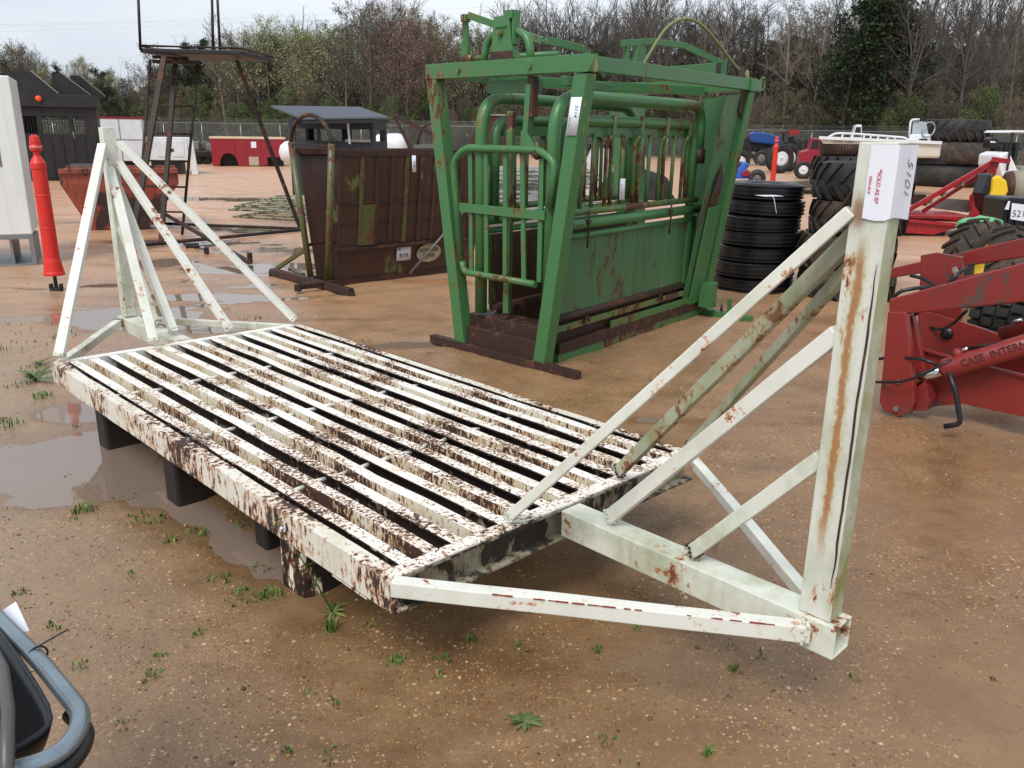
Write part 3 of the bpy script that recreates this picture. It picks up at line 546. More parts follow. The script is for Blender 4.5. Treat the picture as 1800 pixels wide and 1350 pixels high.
def weed(px, py, n, L, w, label, up=.5, flower=False):
    c = G(px, py); z = gz(c.x, c.y); th_ = thing('weed', (c.x, c.y, z), label, 'weed'); b = MB(); R_ = random.Random(px)
    for i in range(n):
        a = i*2.4; o_ = Vector((cos(a), sin(a), 0)); sd = Vector((-sin(a), cos(a), 0)); l = L*R_.uniform(.6, 1.1); e = R_.uniform(.1, 1)*up; P0 = Vector((c.x, c.y, z)); k = 5; vs = []
        for j in range(k+1):
            f = j/k; q = P0+o_*l*f+Vector((0, 0, l*(e*f*1.6-.9*e*f*f))); ww = w*sin(pi*min(.98, f*.85+.1)); vs += [q-sd*ww, q+sd*ww+Vector((0, 0, .002))]
        b.add(vs, [(2*j, 2*j+1, 2*j+3, 2*j+2) for j in range(k)])
    b.build('leaves', LM['green'] if not flower else GM, th_)
    return th_, Vector((c.x, c.y, z))
weed(920, 1275, 14, .055, .007, 'small rosette weed with toothed leaves in the bottom middle of the yard')
weed(62, 668, 12, .17, .016, 'leafy green weed beside the left corner of the white cattle guard', .9)
weed(70, 640, 8, .09, .012, 'small leafy weed behind the left corner of the white cattle guard', .8)
th_, c = weed(585, 1075, 8, .06, .005, 'lanky weed with a pale flower leaning beside the cattle guard support', .6, True)
b = MB(); tip = PL(475, 905, c, (0, 1, .2)); pts = [c, c.lerp(tip, .3)+Vector((0, 0, .015)), c.lerp(tip, .65)+Vector((0, 0, .02)), tip]; b.tube(pts, .003, 5, r2=.0015)
for i in range(16):
    q = c.lerp(tip, .15+.05*i)+Vector((0, 0, .016)); a = i*2.1; d = Vector((cos(a), sin(a), .5)).normalized()*R_.uniform(.02, .05); b.add([q, q+d*.5+Vector((0, 0, .004)), q+d, q+d*.5-Vector((0, 0, .004))], [(0, 1, 2, 3)])
b.build('stem', GM, th_); b = MB()
fc = PL(497, 930, c, (0, 1, .2))
for i in range(10): a = i*2.4; b.lathe([(0, -.004), (.005, 0), (0, .004)], fc+Vector((cos(a)*.007, sin(a)*.004, .006*sin(i))), seg=5)
b.build('flower', M['paper'], th_)
# ------------------------------------------------------------------ white cattle guard
TH = radians(134.05291965); L0, W0, Z0 = 2.975, 1.42, .39; CO = Vector((-.3149, 1.9793, 0)); GU = Vector((cos(TH), sin(TH), 0)); GV = Vector((sin(TH), -cos(TH), 0))
def P(s, t, z=0.): return CO+GU*s+GV*t+Vector((0, 0, z))
def ST(p): d = p-CO; return d.dot(GU), d.dot(GV)
zg = gz(*P(1.5, .7).xy)
guard = thing('cattle_guard', P(L0/2, W0/2, 0), 'long white rust-flaked steel cattle guard with upright braced posts at both ends', 'cattle guard')
H, FL, T_ = .102, .044, .007
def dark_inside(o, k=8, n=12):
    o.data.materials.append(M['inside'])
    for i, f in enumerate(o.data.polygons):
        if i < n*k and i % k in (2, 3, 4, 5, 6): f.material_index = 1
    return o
def white_top(o, k=8, n=10):
    o.data.materials.append(M['deck'])
    for i, f in enumerate(o.data.polygons):
        if i < n*k and i % k == 5: f.material_index = 1
    return o
def chan(sgn, fl=FL, h=H, t=T_):       # web at side 0, flanges toward sgn
    q = [(0, -h), (0, 0), (fl, 0), (fl, -t), (t, -t), (t, -h+t), (fl, -h+t), (fl, -h)]
    q = [(x*sgn, y) for x, y in q]; return q if sgn < 0 else q[::-1]
pitch = W0/15; e0 = .052; wr = random.Random(3)
def wav(a, b, prof, n=10, amp=.004, amp2=.003):    # a slightly bent, battered rail
    m = MB(); pts = []
    for i in range(n+1):
        f = i/n; p = a.lerp(b, f); e = 0 if i in (0, n) else 1; pts.append(p+GV*wr.uniform(-amp, amp)*e+Vector((0, 0, wr.uniform(-amp2, amp2)*e)))
    k = len(prof); d = (b-a).normalized(); sd = d.cross(Vector((0, 0, 1))).normalized(); vs = []
    for p in pts: vs += [p+sd*x+Vector((0, 0, y)) for x, y in prof]
    fs = [(i*k+j, i*k+(j+1) % k, (i+1)*k+(j+1) % k, (i+1)*k+j) for i in range(n) for j in range(k)]+[tuple(range(k-1, -1, -1)), tuple(n*k+j for j in range(k))]
    m.add(vs, fs); return m
# extrusion side vector = d x up ; d = +GU -> side = GU x Z = (sin,-cos)=GV
rails = []
o = wav(P(0, 0, Z0), P(L0, 0, Z0), chan(1, .05), 14, .003, .0025).build('side_beam', M['beam'], guard)
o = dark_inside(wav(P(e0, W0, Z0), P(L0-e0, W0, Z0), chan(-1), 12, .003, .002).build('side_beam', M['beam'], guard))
for i in range(1, 15):
    t = i*pitch
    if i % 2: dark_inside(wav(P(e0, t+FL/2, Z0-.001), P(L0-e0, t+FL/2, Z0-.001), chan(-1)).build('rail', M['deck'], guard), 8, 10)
    else: white_top(wav(P(e0, t-FL/2, Z0-.001), P(L0-e0, t-FL/2, Z0-.001), chan(1)).build('rail', M['deckside'], guard))
# end beams: channels open outward
m = MB(); m.ext([(-.05, -.112), (0, -.112), (0, -.105), (-.043, -.105), (-.043, -.007), (0, -.007), (0, 0), (-.05, 0)], P(0, .054, Z0+.002), P(0, W0, Z0+.002)); m.build('end_beam', M['endbeam'], guard)
m = MB(); m.bar(P(.0255, .003, Z0+.0068), P(.0255, W0-.004, Z0+.0068), .049, .006); m.build('end_cap_strip', M['deck'], guard)
m = MB(); m.ext([(.05, -.112), (0, -.112), (0, -.105), (.043, -.105), (.043, -.007), (0, -.007), (0, 0), (.05, 0)][::-1], P(L0, .054, Z0+.002), P(L0, W0, Z0+.002)); m.build('end_beam', M['deck'], guard)
# spacer rods across between the rails
def rodrow(pts, name='spacer_rod'):
    a, b_ = [ST(G(x, y, Z0-.02)) for x, y in pts]
    for i in range(15):
        if (i*7) % 5 == 3 and i > 6: continue
        t0 = i*pitch+.03; t1 = (i+1)*pitch-.03; f0 = (t0-a[1])/(b_[1]-a[1]); f1 = (t1-a[1])/(b_[1]-a[1]); s0 = a[0]+(b_[0]-a[0])*f0; s1 = a[0]+(b_[0]-a[0])*f1
        m = MB(); m.tube([P(s0+wr.uniform(-.012, .012), t0-.012, Z0-.02+wr.uniform(-.006, .006)), P(s1+wr.uniform(-.012, .012), t1+.012, Z0-.02+wr.uniform(-.006, .006))], .009, 8); m.build(name, M['white'], guard)
rodrow([(205, 698), (500, 640)]); rodrow([(318, 775), (560, 718)]); rodrow([(500, 866), (700, 800)])
# feet: heavy cross channels carrying the deck
def foot(px, py, w, t0, t1, h=None, label=None):
    s, t = ST(G(px, py)); zt = Z0-H-.002; m = MB(); q = []
    pr = [(-w/2, 0), (w/2, 0), (w/2, zt+.03), (w/2-.012, zt+.03), (w/2-.012, .012), (-w/2+.012, .012), (-w/2+.012, zt+.03), (-w/2, zt+.03)]
    m.ext([(-w/2, 0), (w/2, 0), (w/2, zt+.029), (-w/2, zt+.029)], P(s, t0, -.03), P(s, t1, -.03)); o = m.build('support_foot', M['foot'], guard, .014); return s
foot(210, 775, .13, .10, .5); foot(332, 870, .135, .09, .45); foot(550, 1022, .16, .10, .6); foot(450, 958, .1, .18, .6)
foot(335, 890, .17, .9, 1.38); foot(550, 1042, .2, .86, 1.38)
m = MB(); m.plate([P(.12, -.005, Z0-H-.004), P(.30, -.005, Z0-H-.004), P(.27, .03, Z0-H-.035), P(.14, .03, Z0-H-.035)], (0, 0, 1), .006); m.build('gusset_plate', M['beam'], guard)
# tongues, posts, braces
def barw(name, a, b, w, h, mat, parent=guard): m = MB(); m.bar(a, b, w, h); return m.build(name, M[mat], parent, .004)
tw = .085; sp = -.86
m = MB(); m.hollow(P(-.003, W0/2, Z0-.045), P(sp-.065, W0/2, Z0-.04), .088, .09, .007); m.build('tongue', M['whitemoss'], guard, .003)
pb = P(sp, W0/2, 0); ztop = zat(pb, 250)
m = MB(); m.hollow(P(sp, W0/2, Z0+.006), P(sp, W0/2, ztop), .064, .084, .006, up=GU); post = m.build('post', M['whitemoss'], guard, .004)
def H1(py): return zat(pb, py)
def diag(name, tp, foot, w=.042, h=.042, mat='white'):
    m = MB(); n = 5; d = foot-tp; R_ = random.Random(int(tp.x*999)); sd = d.cross(Vector((0, 0, 1))).normalized(); pts = [tp.lerp(foot, i/n)+sd*(R_.uniform(-.0022, .0022) if 0 < i < n else 0)+Vector((0, 0, R_.uniform(-.0015, .0015) if 0 < i < n else 0)) for i in range(n+1)]
    vs = []; up = sd.cross(d).normalized()
    for p in pts: vs += [p+sd*x*w/2+up*y*h/2 for x, y in ((-1, -1), (1, -1), (1, 1), (-1, 1))]
    m.add(vs, [(4*i+j, 4*i+(j+1) % 4, 4*i+4+(j+1) % 4, 4*i+4+j) for i in range(n) for j in range(4)]+[(3, 2, 1, 0), (4*n, 4*n+1, 4*n+2, 4*n+3)])
    o = m.build(name, M[mat], guard, .003)
    m = MB(); dn = d.normalized()
    for i in range(16):
        a = i/16*4; k = int(a); f = a-k; c4 = ((-1, -1), (1, -1), (1, 1), (-1, 1)); x = c4[k][0]*(1-f)+c4[(k+1) % 4][0]*f; y = c4[k][1]*(1-f)+c4[(k+1) % 4][1]*f; r_ = R_.uniform(.004, .007)
        m.lathe([(.0001, -r_), (r_, 0), (.0001, r_)], foot-dn*R_.uniform(.006, .022)+sd*x*w*.53+up*y*h*.53, seg=6)
    m.build('weld_bead', M['rustdark'] if 'moss' in mat else M['whitemoss'], o); return o
pc = W0/2
def onb(px, py, z=Z0): return ST(G(px, py, z))
s, t = onb(905, 930); diag('brace', P(sp+.044, pc-.02, H1(372)), P(.03, t, Z0+.03), .05, .03)
s, t = onb(1092, 848); diag('brace', P(sp+.044, pc+.02, H1(415)), P(.03, t, Z0+.03), .024, .042, 'mossdark')
s, t = onb(1070, 920); diag('brace', P(sp+.044, pc, H1(590)), P(s, pc, Z0+.02), .042, .042)
s, t = onb(1208, 985); diag('brace', P(sp+.044, pc, H1(812)), P(s, pc, Z0+.02), .04, .04, 'whitemoss')
diag('brace', P(sp+.035, pc+.02, H1(460)), P(.01, W0-.03, Z0+.03), .02, .034, 'mossdark')
diag('ground_brace', P(.0, .0, Z0-.012), P(sp+.0, pc-.05, Z0-.03), .042, .045); diag('ground_brace', P(.0, W0-.02, Z0-.02), P(sp+.02, pc+.055, Z0-.03), .036, .036)
m = MB(); q = P(sp+.045, pc-.03, H1(335)); m.plate([q, q+GV*.05+Vector((0, 0, .0)), q+GV*.06+GU*.03+Vector((0, 0, -.05)), q+GU*.035+Vector((0, 0, -.06))], GU*-1+Vector((0, 0, .5)), .006); m.build('torn_bracket', M['rustdark'], guard)
# rust streak and split seam on the post (weathering with a shape of its own)
tr2 = NT('rust_streak'); tr2.out(tr2.mix(tr2.noise(60, 6, .8), lin(150, 92, 48), lin(186, 142, 96)), .8)
fz = PL(1455, 600, P(sp, pc), GU); cdir = (Vector((0, 0, 0))+(CAMP-P(sp, pc, 1))); 
def face_of(pcn, n):                     # which post face looks at the yard's viewing side
    return n if n.dot(cdir) > 0 else -n
fA = face_of(pc, GV); fB = face_of(pc, GU)
def strip(name, n, off, e, w0, w1, z0, z1, mat, d=.003, seed=1, kink=.004):
    m = MB(); R_ = random.Random(seed); k = 26; c = P(sp, pc, 0)+n*off; L_ = []; R2 = []
    for i in range(k+1):
        f = i/k; z = z0+(z1-z0)*f; w_ = (w0+(w1-w0)*f)*min(1, 6*f+.15)*min(1, 5*(1-f)+.1); j = R_.uniform(-kink, kink)
        L_.append(c+e[0]*(e[1]-w_/2+j)+Vector((0, 0, z))); R2.append(c+e[0]*(e[1]+w_/2+j)+Vector((0, 0, z)))
    vs = L_+R2+[p+n*d for p in L_]+[p+n*d for p in R2]; K = k+1; fs = []
    for i in range(k): fs += [(2*K+i, 2*K+i+1, 3*K+i+1, 3*K+i), (i, i+1, 2*K+i+1, 2*K+i), (K+i+1, K+i, 3*K+i, 3*K+i+1)]
    m.add(vs, fs); return m.build(name, mat, post)
pm_ = paint('post_paint_with_rust_run', lin(214, 216, 206), thr=.70, scale=30, k=.9, low=5.0, rust=lin(95, 48, 28), fringe=lin(180, 120, 60), moss=.45, stain=lin(158, 160, 120), stf=.4, streak=1)
t = NT('tmp'); t.m, t.t = pm_, pm_.node_tree; t.n = t.t.nodes; t.b = t.n['Principled BSDF']; t.tc = [x for x in t.n if x.type == 'TEX_COORD'][0]; gl_ = wloc(guard)
def dotn(v): n = t.n.new('ShaderNodeVectorMath'); n.operation = 'DOT_PRODUCT'; t.L(t.tc.outputs['Object'], n.inputs[0]); n.inputs[1].default_value = tuple(v); return n.outputs['Value']
o_ = P(sp, pc, 0)-gl_; u_n = t.math('SUBTRACT', dotn(GU), o_.dot(GU)); v_n = t.math('SUBTRACT', dotn(GV), o_.dot(GV)); z_n = dotn((0, 0, 1))
wob = t.math('MULTIPLY', t.math('SUBTRACT', t.noise(7, 4, .6), .5), .02); fine_ = t.math('MULTIPLY', t.math('SUBTRACT', t.noise(110, 5, .75, t.vec((1, 1, .4))), .5), .03)
d_ = t.math('ADD', t.math('ABSOLUTE', t.math('SUBTRACT', t.math('ADD', u_n, wob), .006)), fine_)
zm_ = t.math('MULTIPLY', t.sstep(z_n, Z0+.12, Z0+.32), t.math('SUBTRACT', 1., t.sstep(z_n, H1(470), H1(400)))); fm_ = t.math('LESS_THAN', v_n, -.030)
core = t.math('MULTIPLY', t.math('MULTIPLY', t.math('SUBTRACT', 1., t.sstep(d_, .004, .0135)), zm_), fm_); halo = t.math('MULTIPLY', t.math('MULTIPLY', t.math('SUBTRACT', 1., t.sstep(d_, .008, .026)), zm_), fm_)
src = t.b.inputs['Base Color'].links[0].from_socket; c_ = t.mix(t.math('MULTIPLY', halo, .45), src, lin(176, 170, 110)); c_ = t.mix(t.math('MULTIPLY', core, .92), c_, t.mix(t.noise(80, 6, .8), lin(112, 62, 34), lin(196, 140, 86)))
mo_ = t.math('MULTIPLY', t.math('LESS_THAN', u_n, -.0415), t.sstep(t.noise(5, 7, .75), .3, .6)); c_ = t.mix(t.math('MULTIPLY', mo_, .75), c_, lin(142, 150, 96))
tz = H1(348); wd = t.math('SQRT', t.math('ADD', t.math('POWER', t.math('MULTIPLY', t.math('SUBTRACT', z_n, tz-.03), .55), 2.), t.math('POWER', t.math('SUBTRACT', u_n, .022), 2.)))
c_ = t.mix(t.math('MULTIPLY', t.math('SUBTRACT', 1., t.sstep(t.math('ADD', wd, fine_), .006, .03)), .85), c_, lin(128, 84, 36))
t.L(c_, t.b.inputs['Base Color']); post.data.materials[0] = pm_
strip('split_seam', fA, .0335, (GU, .034 if fB.dot(GU) > 0 else -.034), .005, .005, Z0+.1, H1(460), M['rustdark'], .002, 2, .0015)
# auction sheet wrapped over the post corner
sgn = fB.dot(GU); oc = P(sp, pc, 0)
zt, zb = H1(250), H1(392)
def sheet(poly, z0, z1, name, parent, mat, th=.0012, n=14, droop=None):
    m = MB(); K = len(poly); vs = []
    for j in range(n+1):
        z = z0+(z1-z0)*j/n
        for i, q in enumerate(poly): dz = -.004*sin(i*1.3) if j == n else 0; vs.append(q+Vector((0, 0, z+dz)))
    m.add(vs, [(j*K+i, j*K+i+1, (j+1)*K+i+1, (j+1)*K+i) for j in range(n) for i in range(K-1)], False); o = m.build(name, mat, parent)
    s_ = o.modifiers.new('thick', 'SOLIDIFY'); s_.thickness = th; return o

pap = sheet([oc-GV*.035+GU*.012, oc-GV*.0355-GU*.015, oc-GV*.0355-GU*.038, oc-GV*.031-GU*.0455, oc-GV*.01-GU*.0465, oc+GV*.03-GU*.047, oc+GV*.055-GU*.05], zt-.005, zb+.012, 'auction_sheet', post, M['paper'])
text('*SOLD AS IS*', 'printed_line', .0125, oc-GV*.0368-GU*.014+Vector((0, 0, (zt+zb)/2-.005)), (0, 0, -1), -GU, M['redink'], pap, .0012, -.0001)
text('SOLD AS IS', 'printed_line', .0075, oc-GV*.0366+GU*.004+Vector((0, 0, (zt+zb)/2-.002)), (0, 0, -1), -GU, M['redink'], pap, .0018, .0)
text('5101', 'handwritten_number', .040, oc-GU*.0482+GV*.026+Vector((0, 0, (zt+zb)/2+.015)), (0, 0, -1), GV, M['ink'], pap, .0018, -.0012, shear=.35)
# far post
sp2 = L0+.87; pb2 = P(sp2, W0/2, 0)
def H2(py): return zat(pb2, py)
m = MB(); m.hollow(P(L0+.003, W0/2, Z0-.045), P(sp2+.07, W0/2, Z0-.045), .10, .09, .008); m.build('tongue', M['whitemoss'], guard, .003)
m = MB(); m.hollow(P(sp2, W0/2, Z0+.006), P(sp2, W0/2, H2(224)), .074, .074, .006, up=GU); post2 = m.build('post', M['whitemoss'], guard, .004)
X0 = sp2-.045
diag('brace', P(X0, pc-.05, H2(255)), P(L0-.04, .03, Z0+.03), .05, .035)
s, t = onb(262, 606); diag('brace', P(X0, pc-.025, H2(295)), P(L0-.03, t, Z0+.03), .05, .035)
s, t = onb(275, 577); diag('brace', P(X0, pc, H2(400)), P(s, pc, Z0+.02), .042, .042, 'whitemoss')
s, t = onb(307, 590); diag('brace', P(X0, pc+.01, H2(330)), P(s, pc, Z0+.02), .045, .045)
s, t = onb(398, 586); diag('brace', P(X0, pc+.03, H2(285)), P(L0-.03, t, Z0+.03), .045, .035)
diag('brace', P(X0, pc+.05, H2(250)), P(L0-.04, W0-.03, Z0+.03), .045, .035)
diag('ground_brace', P(L0-.02, .03, Z0-.02), P(sp2, pc-.07, Z0-.03), .045, .045, 'whitemoss'); diag('ground_brace', P(L0-.02, W0-.03, Z0-.02), P(sp2, pc+.07, Z0-.03), .04, .04, 'whitemoss')

def edge_chips(ob_parent, a, b, off, n, seed, mat='rustdark'):
    R_ = random.Random(seed); m = MB(); d = (b-a)
    for _ in range(n):
        f = R_.random(); L = R_.uniform(.008, .035); p = a.lerp(b, f)+off; dn = d.normalized(); m.bar(p-dn*L/2, p+dn*L/2, R_.uniform(.0015, .004), R_.uniform(.0015, .0035))
    return m.build('chipped_edge', tr2.m if mat is None else M[mat], ob_parent)
gb = [o for o in guard.children if o.name.startswith('ground_brace')][0]; a_, b_ = P(.0, .0, Z0-.012), P(sp, pc-.05, Z0-.03); dn = (b_-a_).normalized(); sdn = dn.cross(Vector((0, 0, 1)))
sdn = sdn if sdn.dot(CAMP-a_) > 0 else -sdn; edge_chips(gb, a_.lerp(b_, .25), a_.lerp(b_, .95), sdn*.0205+Vector((0, 0, .0212)), 34, 4, 'rustchip')
# ------------------------------------------------------------------ green cattle squeeze chute
CF = Fr((.203, 5.518), 52, 136.5)
CL = 2.42
chute = thing('squeeze_chute', CF(CL/2, .39), 'tall green steel cattle squeeze chute with barred sides, head gate and levers on top', 'cattle chute')
Zt = 1.965
def wn(z): return -.30*z/1.96
def wf(z): return .775+.30*z/1.96
def g(name, mat='green', bevel=.003, parent=None, fn=None):
    m = MB(); fn(m); return m.build(name, M[mat], parent or chute, bevel)
def bar(name, a, b, w, h=None, mat='green', parent=None, up=(0, 0, 1), bevel=.003): m = MB(); m.bar(a, b, w, h, up); return m.build(name, M[mat], parent or chute, bevel)
def tub(name, pts, r, mat='green', parent=None, seg=12): m = MB(); m.tube(pts, r, seg); return m.build(name, M[mat], parent or chute)
# head end frame
bar('frame_leg', CF(0, wn(.05), .03), CF(0, wn(Zt-.05), Zt-.052), .095, .10, up=CF.w); bar('frame_leg', CF(0, wf(.05), .03), CF(0, wf(Zt-.05), Zt-.052), .095, .10, up=CF.w)
m = MB(); m.bar(CF(0, wn(Zt)-.05, Zt), CF(0, wf(Zt)+.05, Zt), .10, .10); tb = m.build('top_crossbar', M['green'], chute, .004)
m = MB(); m.plate([CF(-.052, wn(Zt)+.05, Zt-.052), CF(-.052, wn(Zt)-.05, Zt-.052), CF(-.052, wn(Zt)-.12, Zt+.045), CF(-.052, wn(Zt)-.05, Zt+.045)], -CF.l, .006); m.build('corner_gusset', M['green'], chute)
for w_ in (.12, .78): m = MB(); m.bolt(CF(-.051, w_, Zt-.005), -CF.l, .016, .016); m.build('bolt', M['greenworn'], tb)
bar('base_skid', CF(-.04, -.36, .03), CF(-.04, 1.10, .03), .06, .06, 'rustdark')
m = MB(); m.bar(CF(.0, .04, .11), CF(.0, .73, .11), .05, .16); m.bar(CF(.13, .03, .2), CF(.13, .74, .2), .2, .15); m.build('threshold_step', M['rustdark'], chute, .006)
# tail end frame
bar('frame_leg', CF(CL, wn(.05), .03), CF(CL, wn(Zt-.05), Zt-.052), .09, .09, up=CF.w); bar('frame_leg', CF(CL, wf(.05), .03), CF(CL, wf(Zt-.05), Zt-.052), .09, .09, up=CF.w)
bar('top_crossbar', CF(CL, wn(Zt)-.05, Zt), CF(CL, wf(Zt)+.05, Zt), .09, .10); bar('base_skid', CF(CL+.02, -.52, .03), CF(CL+.02, 1.1, .03), .07, .06)
m = MB(); m.plate([CF(CL-.06, wn(.12)-.0, .12), CF(CL-.40, wn(.12), .12), CF(CL-.40, wn(1.86), 1.86), CF(CL-.06, wn(1.9), 1.9)], CF.w, .006); m.build('side_plate', M['greenpanel'], chute); m = MB(); m.plate([CF(CL-.07, wn(.12)-.012, .14), CF(CL-.30, wn(.12)-.012, .14), CF(CL-.30, wn(.95)-.012, .98), CF(CL-.07, wn(.95)-.012, 1.0)], -CF.w, .02); m.build('lower_cover_plate', M['green'], chute, .002); m = MB(); m.plate([CF(CL-.14, wn(1.)-.008, 1.0), CF(CL-.30, wn(1.)-.008, .985), CF(CL-.29, wn(1.3)-.008, 1.2), CF(CL-.2, wn(1.3)-.008, 1.34), CF(CL-.15, wn(1.3)-.008, 1.22)], -CF.w, .002); m.build('rusted_patch', M['rustdark'], chute)
m = MB(); m.plate([CF(CL-.05, wn(.3)+.03, .25), CF(CL-.05, wn(.3)+.31, .25), CF(CL-.05, wn(1.86)+.36, 1.86), CF(CL-.05, wn(1.9)+.03, 1.9)], -CF.l, .006); m.build('tail_gate_plate', M['greenpanel'], chute)
m = MB(); m.plate([CF(CL-.05, wf(.3)-.03, .25), CF(CL-.05, wf(.3)-.25, .25), CF(CL-.05, wf(1.86)-.36, 1.86), CF(CL-.05, wf(1.9)-.03, 1.9)], -CF.l, .006); m.build('tail_gate_plate', M['greenpanel'], chute)
m = MB(); m.plate([CF(CL-.12, wn(1.7)-.02, Zt-.05), CF(CL-.05, wn(1.7)-.04, Zt-.05), CF(CL-.05, wn(1.6)-.03, 1.70), CF(CL-.12, wn(1.6)-.03, 1.76)], -CF.w, .01); m.build('corner_gusset', M['rustdark'], chute)
# top rails
r1 = bar('top_rail', CF(.055, wn(Zt), Zt+.002), CF(CL+.20, wn(Zt), Zt+.002), .06, .088); bar('top_rail', CF(.055, wf(Zt), Zt+.002), CF(CL+.05, wf(Zt), Zt+.002), .06, .088)
m = MB(); m.tube(bent([CF(CL+.2, wn(Zt)-.01, Zt+.05), CF(CL+.28, wn(Zt)-.01, Zt+.08), CF(CL+.30, wn(Zt)-.01, Zt-.02), CF(CL+.22, wn(Zt)-.01, Zt-.03)], .03), .008, 6); m.build('hook', M['greenworn'], r1)
# side bottom rails (near and far)
for wo, sg, q in ((0, -1, 1), (.775, 1, 0)):
    W = lambda z: (-.005-.012*z if sg < 0 else .60+.0*z)
    bar('kick_plate', CF(.14, W(.2)-sg*.03, .18), CF(CL-.06, W(.2)-sg*.03, .18), .012, .27, 'rustdark')
    bar('base_rail', CF(.16, W(.03)+sg*.0, .035), CF(CL-.05, W(.03), .035), .05, .07)
    bar('foot_angle', CF(.16, W(.1)+sg*-.0, .11), CF(CL-.05, W(.1)-sg*.0, .11), .06, .08, 'rustdark')
    bar('drop_rail', CF(.85 if q else .2, W(.17)+sg*.02, .175), CF(CL-.05, W(.17)+sg*.02, .175), .02, .055, 'green')
    bar('drop_rail', CF(.12, W(.26)+sg*.015, .255), CF(CL-.2, W(.26)+sg*.015, .255), .02, .045, 'greenworn')
    tub('floor_pipe', [CF(.12, W(.32), .325), CF(CL-.2, W(.32), .325)], .028, 'rustdark')
    # lower panel of upright boards in a frame
    m = MB(); z0, z1 = .35, .86; n = 4; Lp = CL-.34; a0 = .1
    for k in range(n):
        la, lb = a0+Lp*k/n+.006, a0+Lp*(k+1)/n-.006
        m.plate([CF(la, W(z0)-sg*.012, z0), CF(lb, W(z0)-sg*.012, z0), CF(lb, W(z1)-sg*.012, z1), CF(la, W(z1)-sg*.012, z1)], CF.w*sg, .012)
    pn = m.build('drop_panel', M['greenpanel'] if q else M['brown'], chute, .002)
    for k in range(n+1):
        la = a0+Lp*k/n; m = MB(); m.bar(CF(la, W(z0)-sg*.002, z0), CF(la, W(z1)-sg*.002, z1), .03, .01, up=CF.w); m.build('panel_rib', M['green'], pn)
    if q:
        for la in (.45, 1.55): m = MB(); m.tube(bent([CF(la, W(.26)-.02, .25), CF(la+.02, W(.3)-.05, .31), CF(la+.06, W(.26)-.04, .26)], .02), .008, 6); m.build('panel_latch', M['rustdark'], pn)
    # three long pipes over the panel
    for z, r_, mt, ex in ((.875, .022, 'green', 0), (.955, .038, 'green', .1), (1.035, .024, 'greenworn', 0)):
        tub('squeeze_pipe', [CF(.05, W(z)+sg*.012, z+.01), CF(CL-.28+ex, W(z)+sg*.012, z+.01)], r_, mt)
    if q:
        for la in (.42, 1.62):
            m = MB(); m.tube([CF(la, W(.955)-.055, 1.06), CF(la, W(.9)-.06, .94), CF(la+.005, W(.87)-.05, .80)], .007, 6); m.lathe([(.016, -.02), (.016, .02)], CF(la, W(.955)-.05, .98), CF.l, 8); m.build('chain_pin', M['rustdark'], chute)
        bar('slide_tongue', CF(CL-.26, W(.955)-.03, .955), CF(CL-.02, W(.955)-.03, .965), .02, .05)
        m = MB(); m.tube(arc(CF(CL-.04, W(.95)-.05, .95), .045, 0, 360, 16, CF.l, (0, 0, 1)), .007, 6); m.build('ring', M['greenworn'], chute)
    # upper cage: two nested pipe hoops and the drop bars
    def hoop(name, l0, l1, z1, r_, wo_, rad, zb0, zb1):
        pts = bent([CF(l0, W(zb0)+wo_, zb0), CF(l0, W(z1)+wo_, z1), CF(l1, W(z1)+wo_, z1), CF(l1, W(zb1)+wo_, zb1)], rad, 8); return tub(name, pts, r_)
    hoop('cage_hoop', .02, CL-.34, 1.79, .045, -sg*.0+sg*.02, .24, .3, .35 if not q else 1.42); hoop('cage_hoop', .14, CL-.40, 1.645, .038, sg*.0, .17, .95, 1.02)
    tub('pivot_boss', [CF(CL-.34, W(1.38)+sg*.03, 1.34), CF(CL-.34, W(1.40)+sg*.03, 1.46)], .052, 'rustdark')
    bar('cage_post', CF(CL-.38, W(.3), .3), CF(CL-.38, W(1.65), 1.62), .06, .05, 'green', up=CF.w)
    bar('channel_bar', CF(.2, W(1.57)-sg*.02, 1.575), CF(CL-.42, W(1.57)-sg*.02, 1.575), .02, .07)
    for k in range(9):
        la = .30+k*.195
        ml = 'greenworn' if (k*3+q) % 4 else 'green'
        pts = bent([CF(la, W(1.02), 1.04), CF(la, W(1.5)-sg*.005, 1.50), CF(la+.03, W(1.56)+sg*.028, 1.565), CF(la+.06, W(1.5)-sg*.005, 1.50), CF(la+.075, W(1.02)-sg*.0, 1.04)] if k % 2 == 0 else [CF(la+.02, W(1.02), 1.04), CF(la+.02, W(1.55), 1.56)], .03, 3)
        tub('drop_bar', pts, .0155, ml, seg=8)
        if k % 2 == 0: m = MB(); m.bar(CF(la+.03, W(1.56)+sg*.03, 1.56), CF(la+.03, W(1.68)+sg*.035, 1.69), .035, .018, up=CF.w); m.build('bar_clip', M['greenworn'], chute)
# head gate
hg = lambda w_, z: CF(-.03, w_, z)
gt = bent([hg(.78, .62), hg(.86, 1.36), hg(.74, 1.455), hg(.04, 1.455), hg(-.1, 1.385), hg(-.06, 1.1)], .09, 6); tub('gate_hoop', gt, .026)
tub('gate_hoop', bent([hg(.775, .66), hg(.75, .585), hg(.05, .585)], .05, 5), .024)
bar('gate_crossbar', hg(.80, 1.045), hg(-.02, 1.045), .012, .062)
for w_, w2 in ((.70, .69), (.545, .535), (.36, .35), (.205, .17), (.03, .03)): bar('gate_bar', CF(-.012, w_, 1.44), CF(-.012, w2, .60), .036, .018, 'green', up=CF.l)
bar('gate_guide', CF(.02, .19, 1.50), CF(.02, .165, 1.86), .06, .045, 'green', up=CF.w); bar('gate_guide', CF(.02, .15, 1.66), CF(.02, .15, 1.91), .055, .05, 'rustdark', up=CF.w)
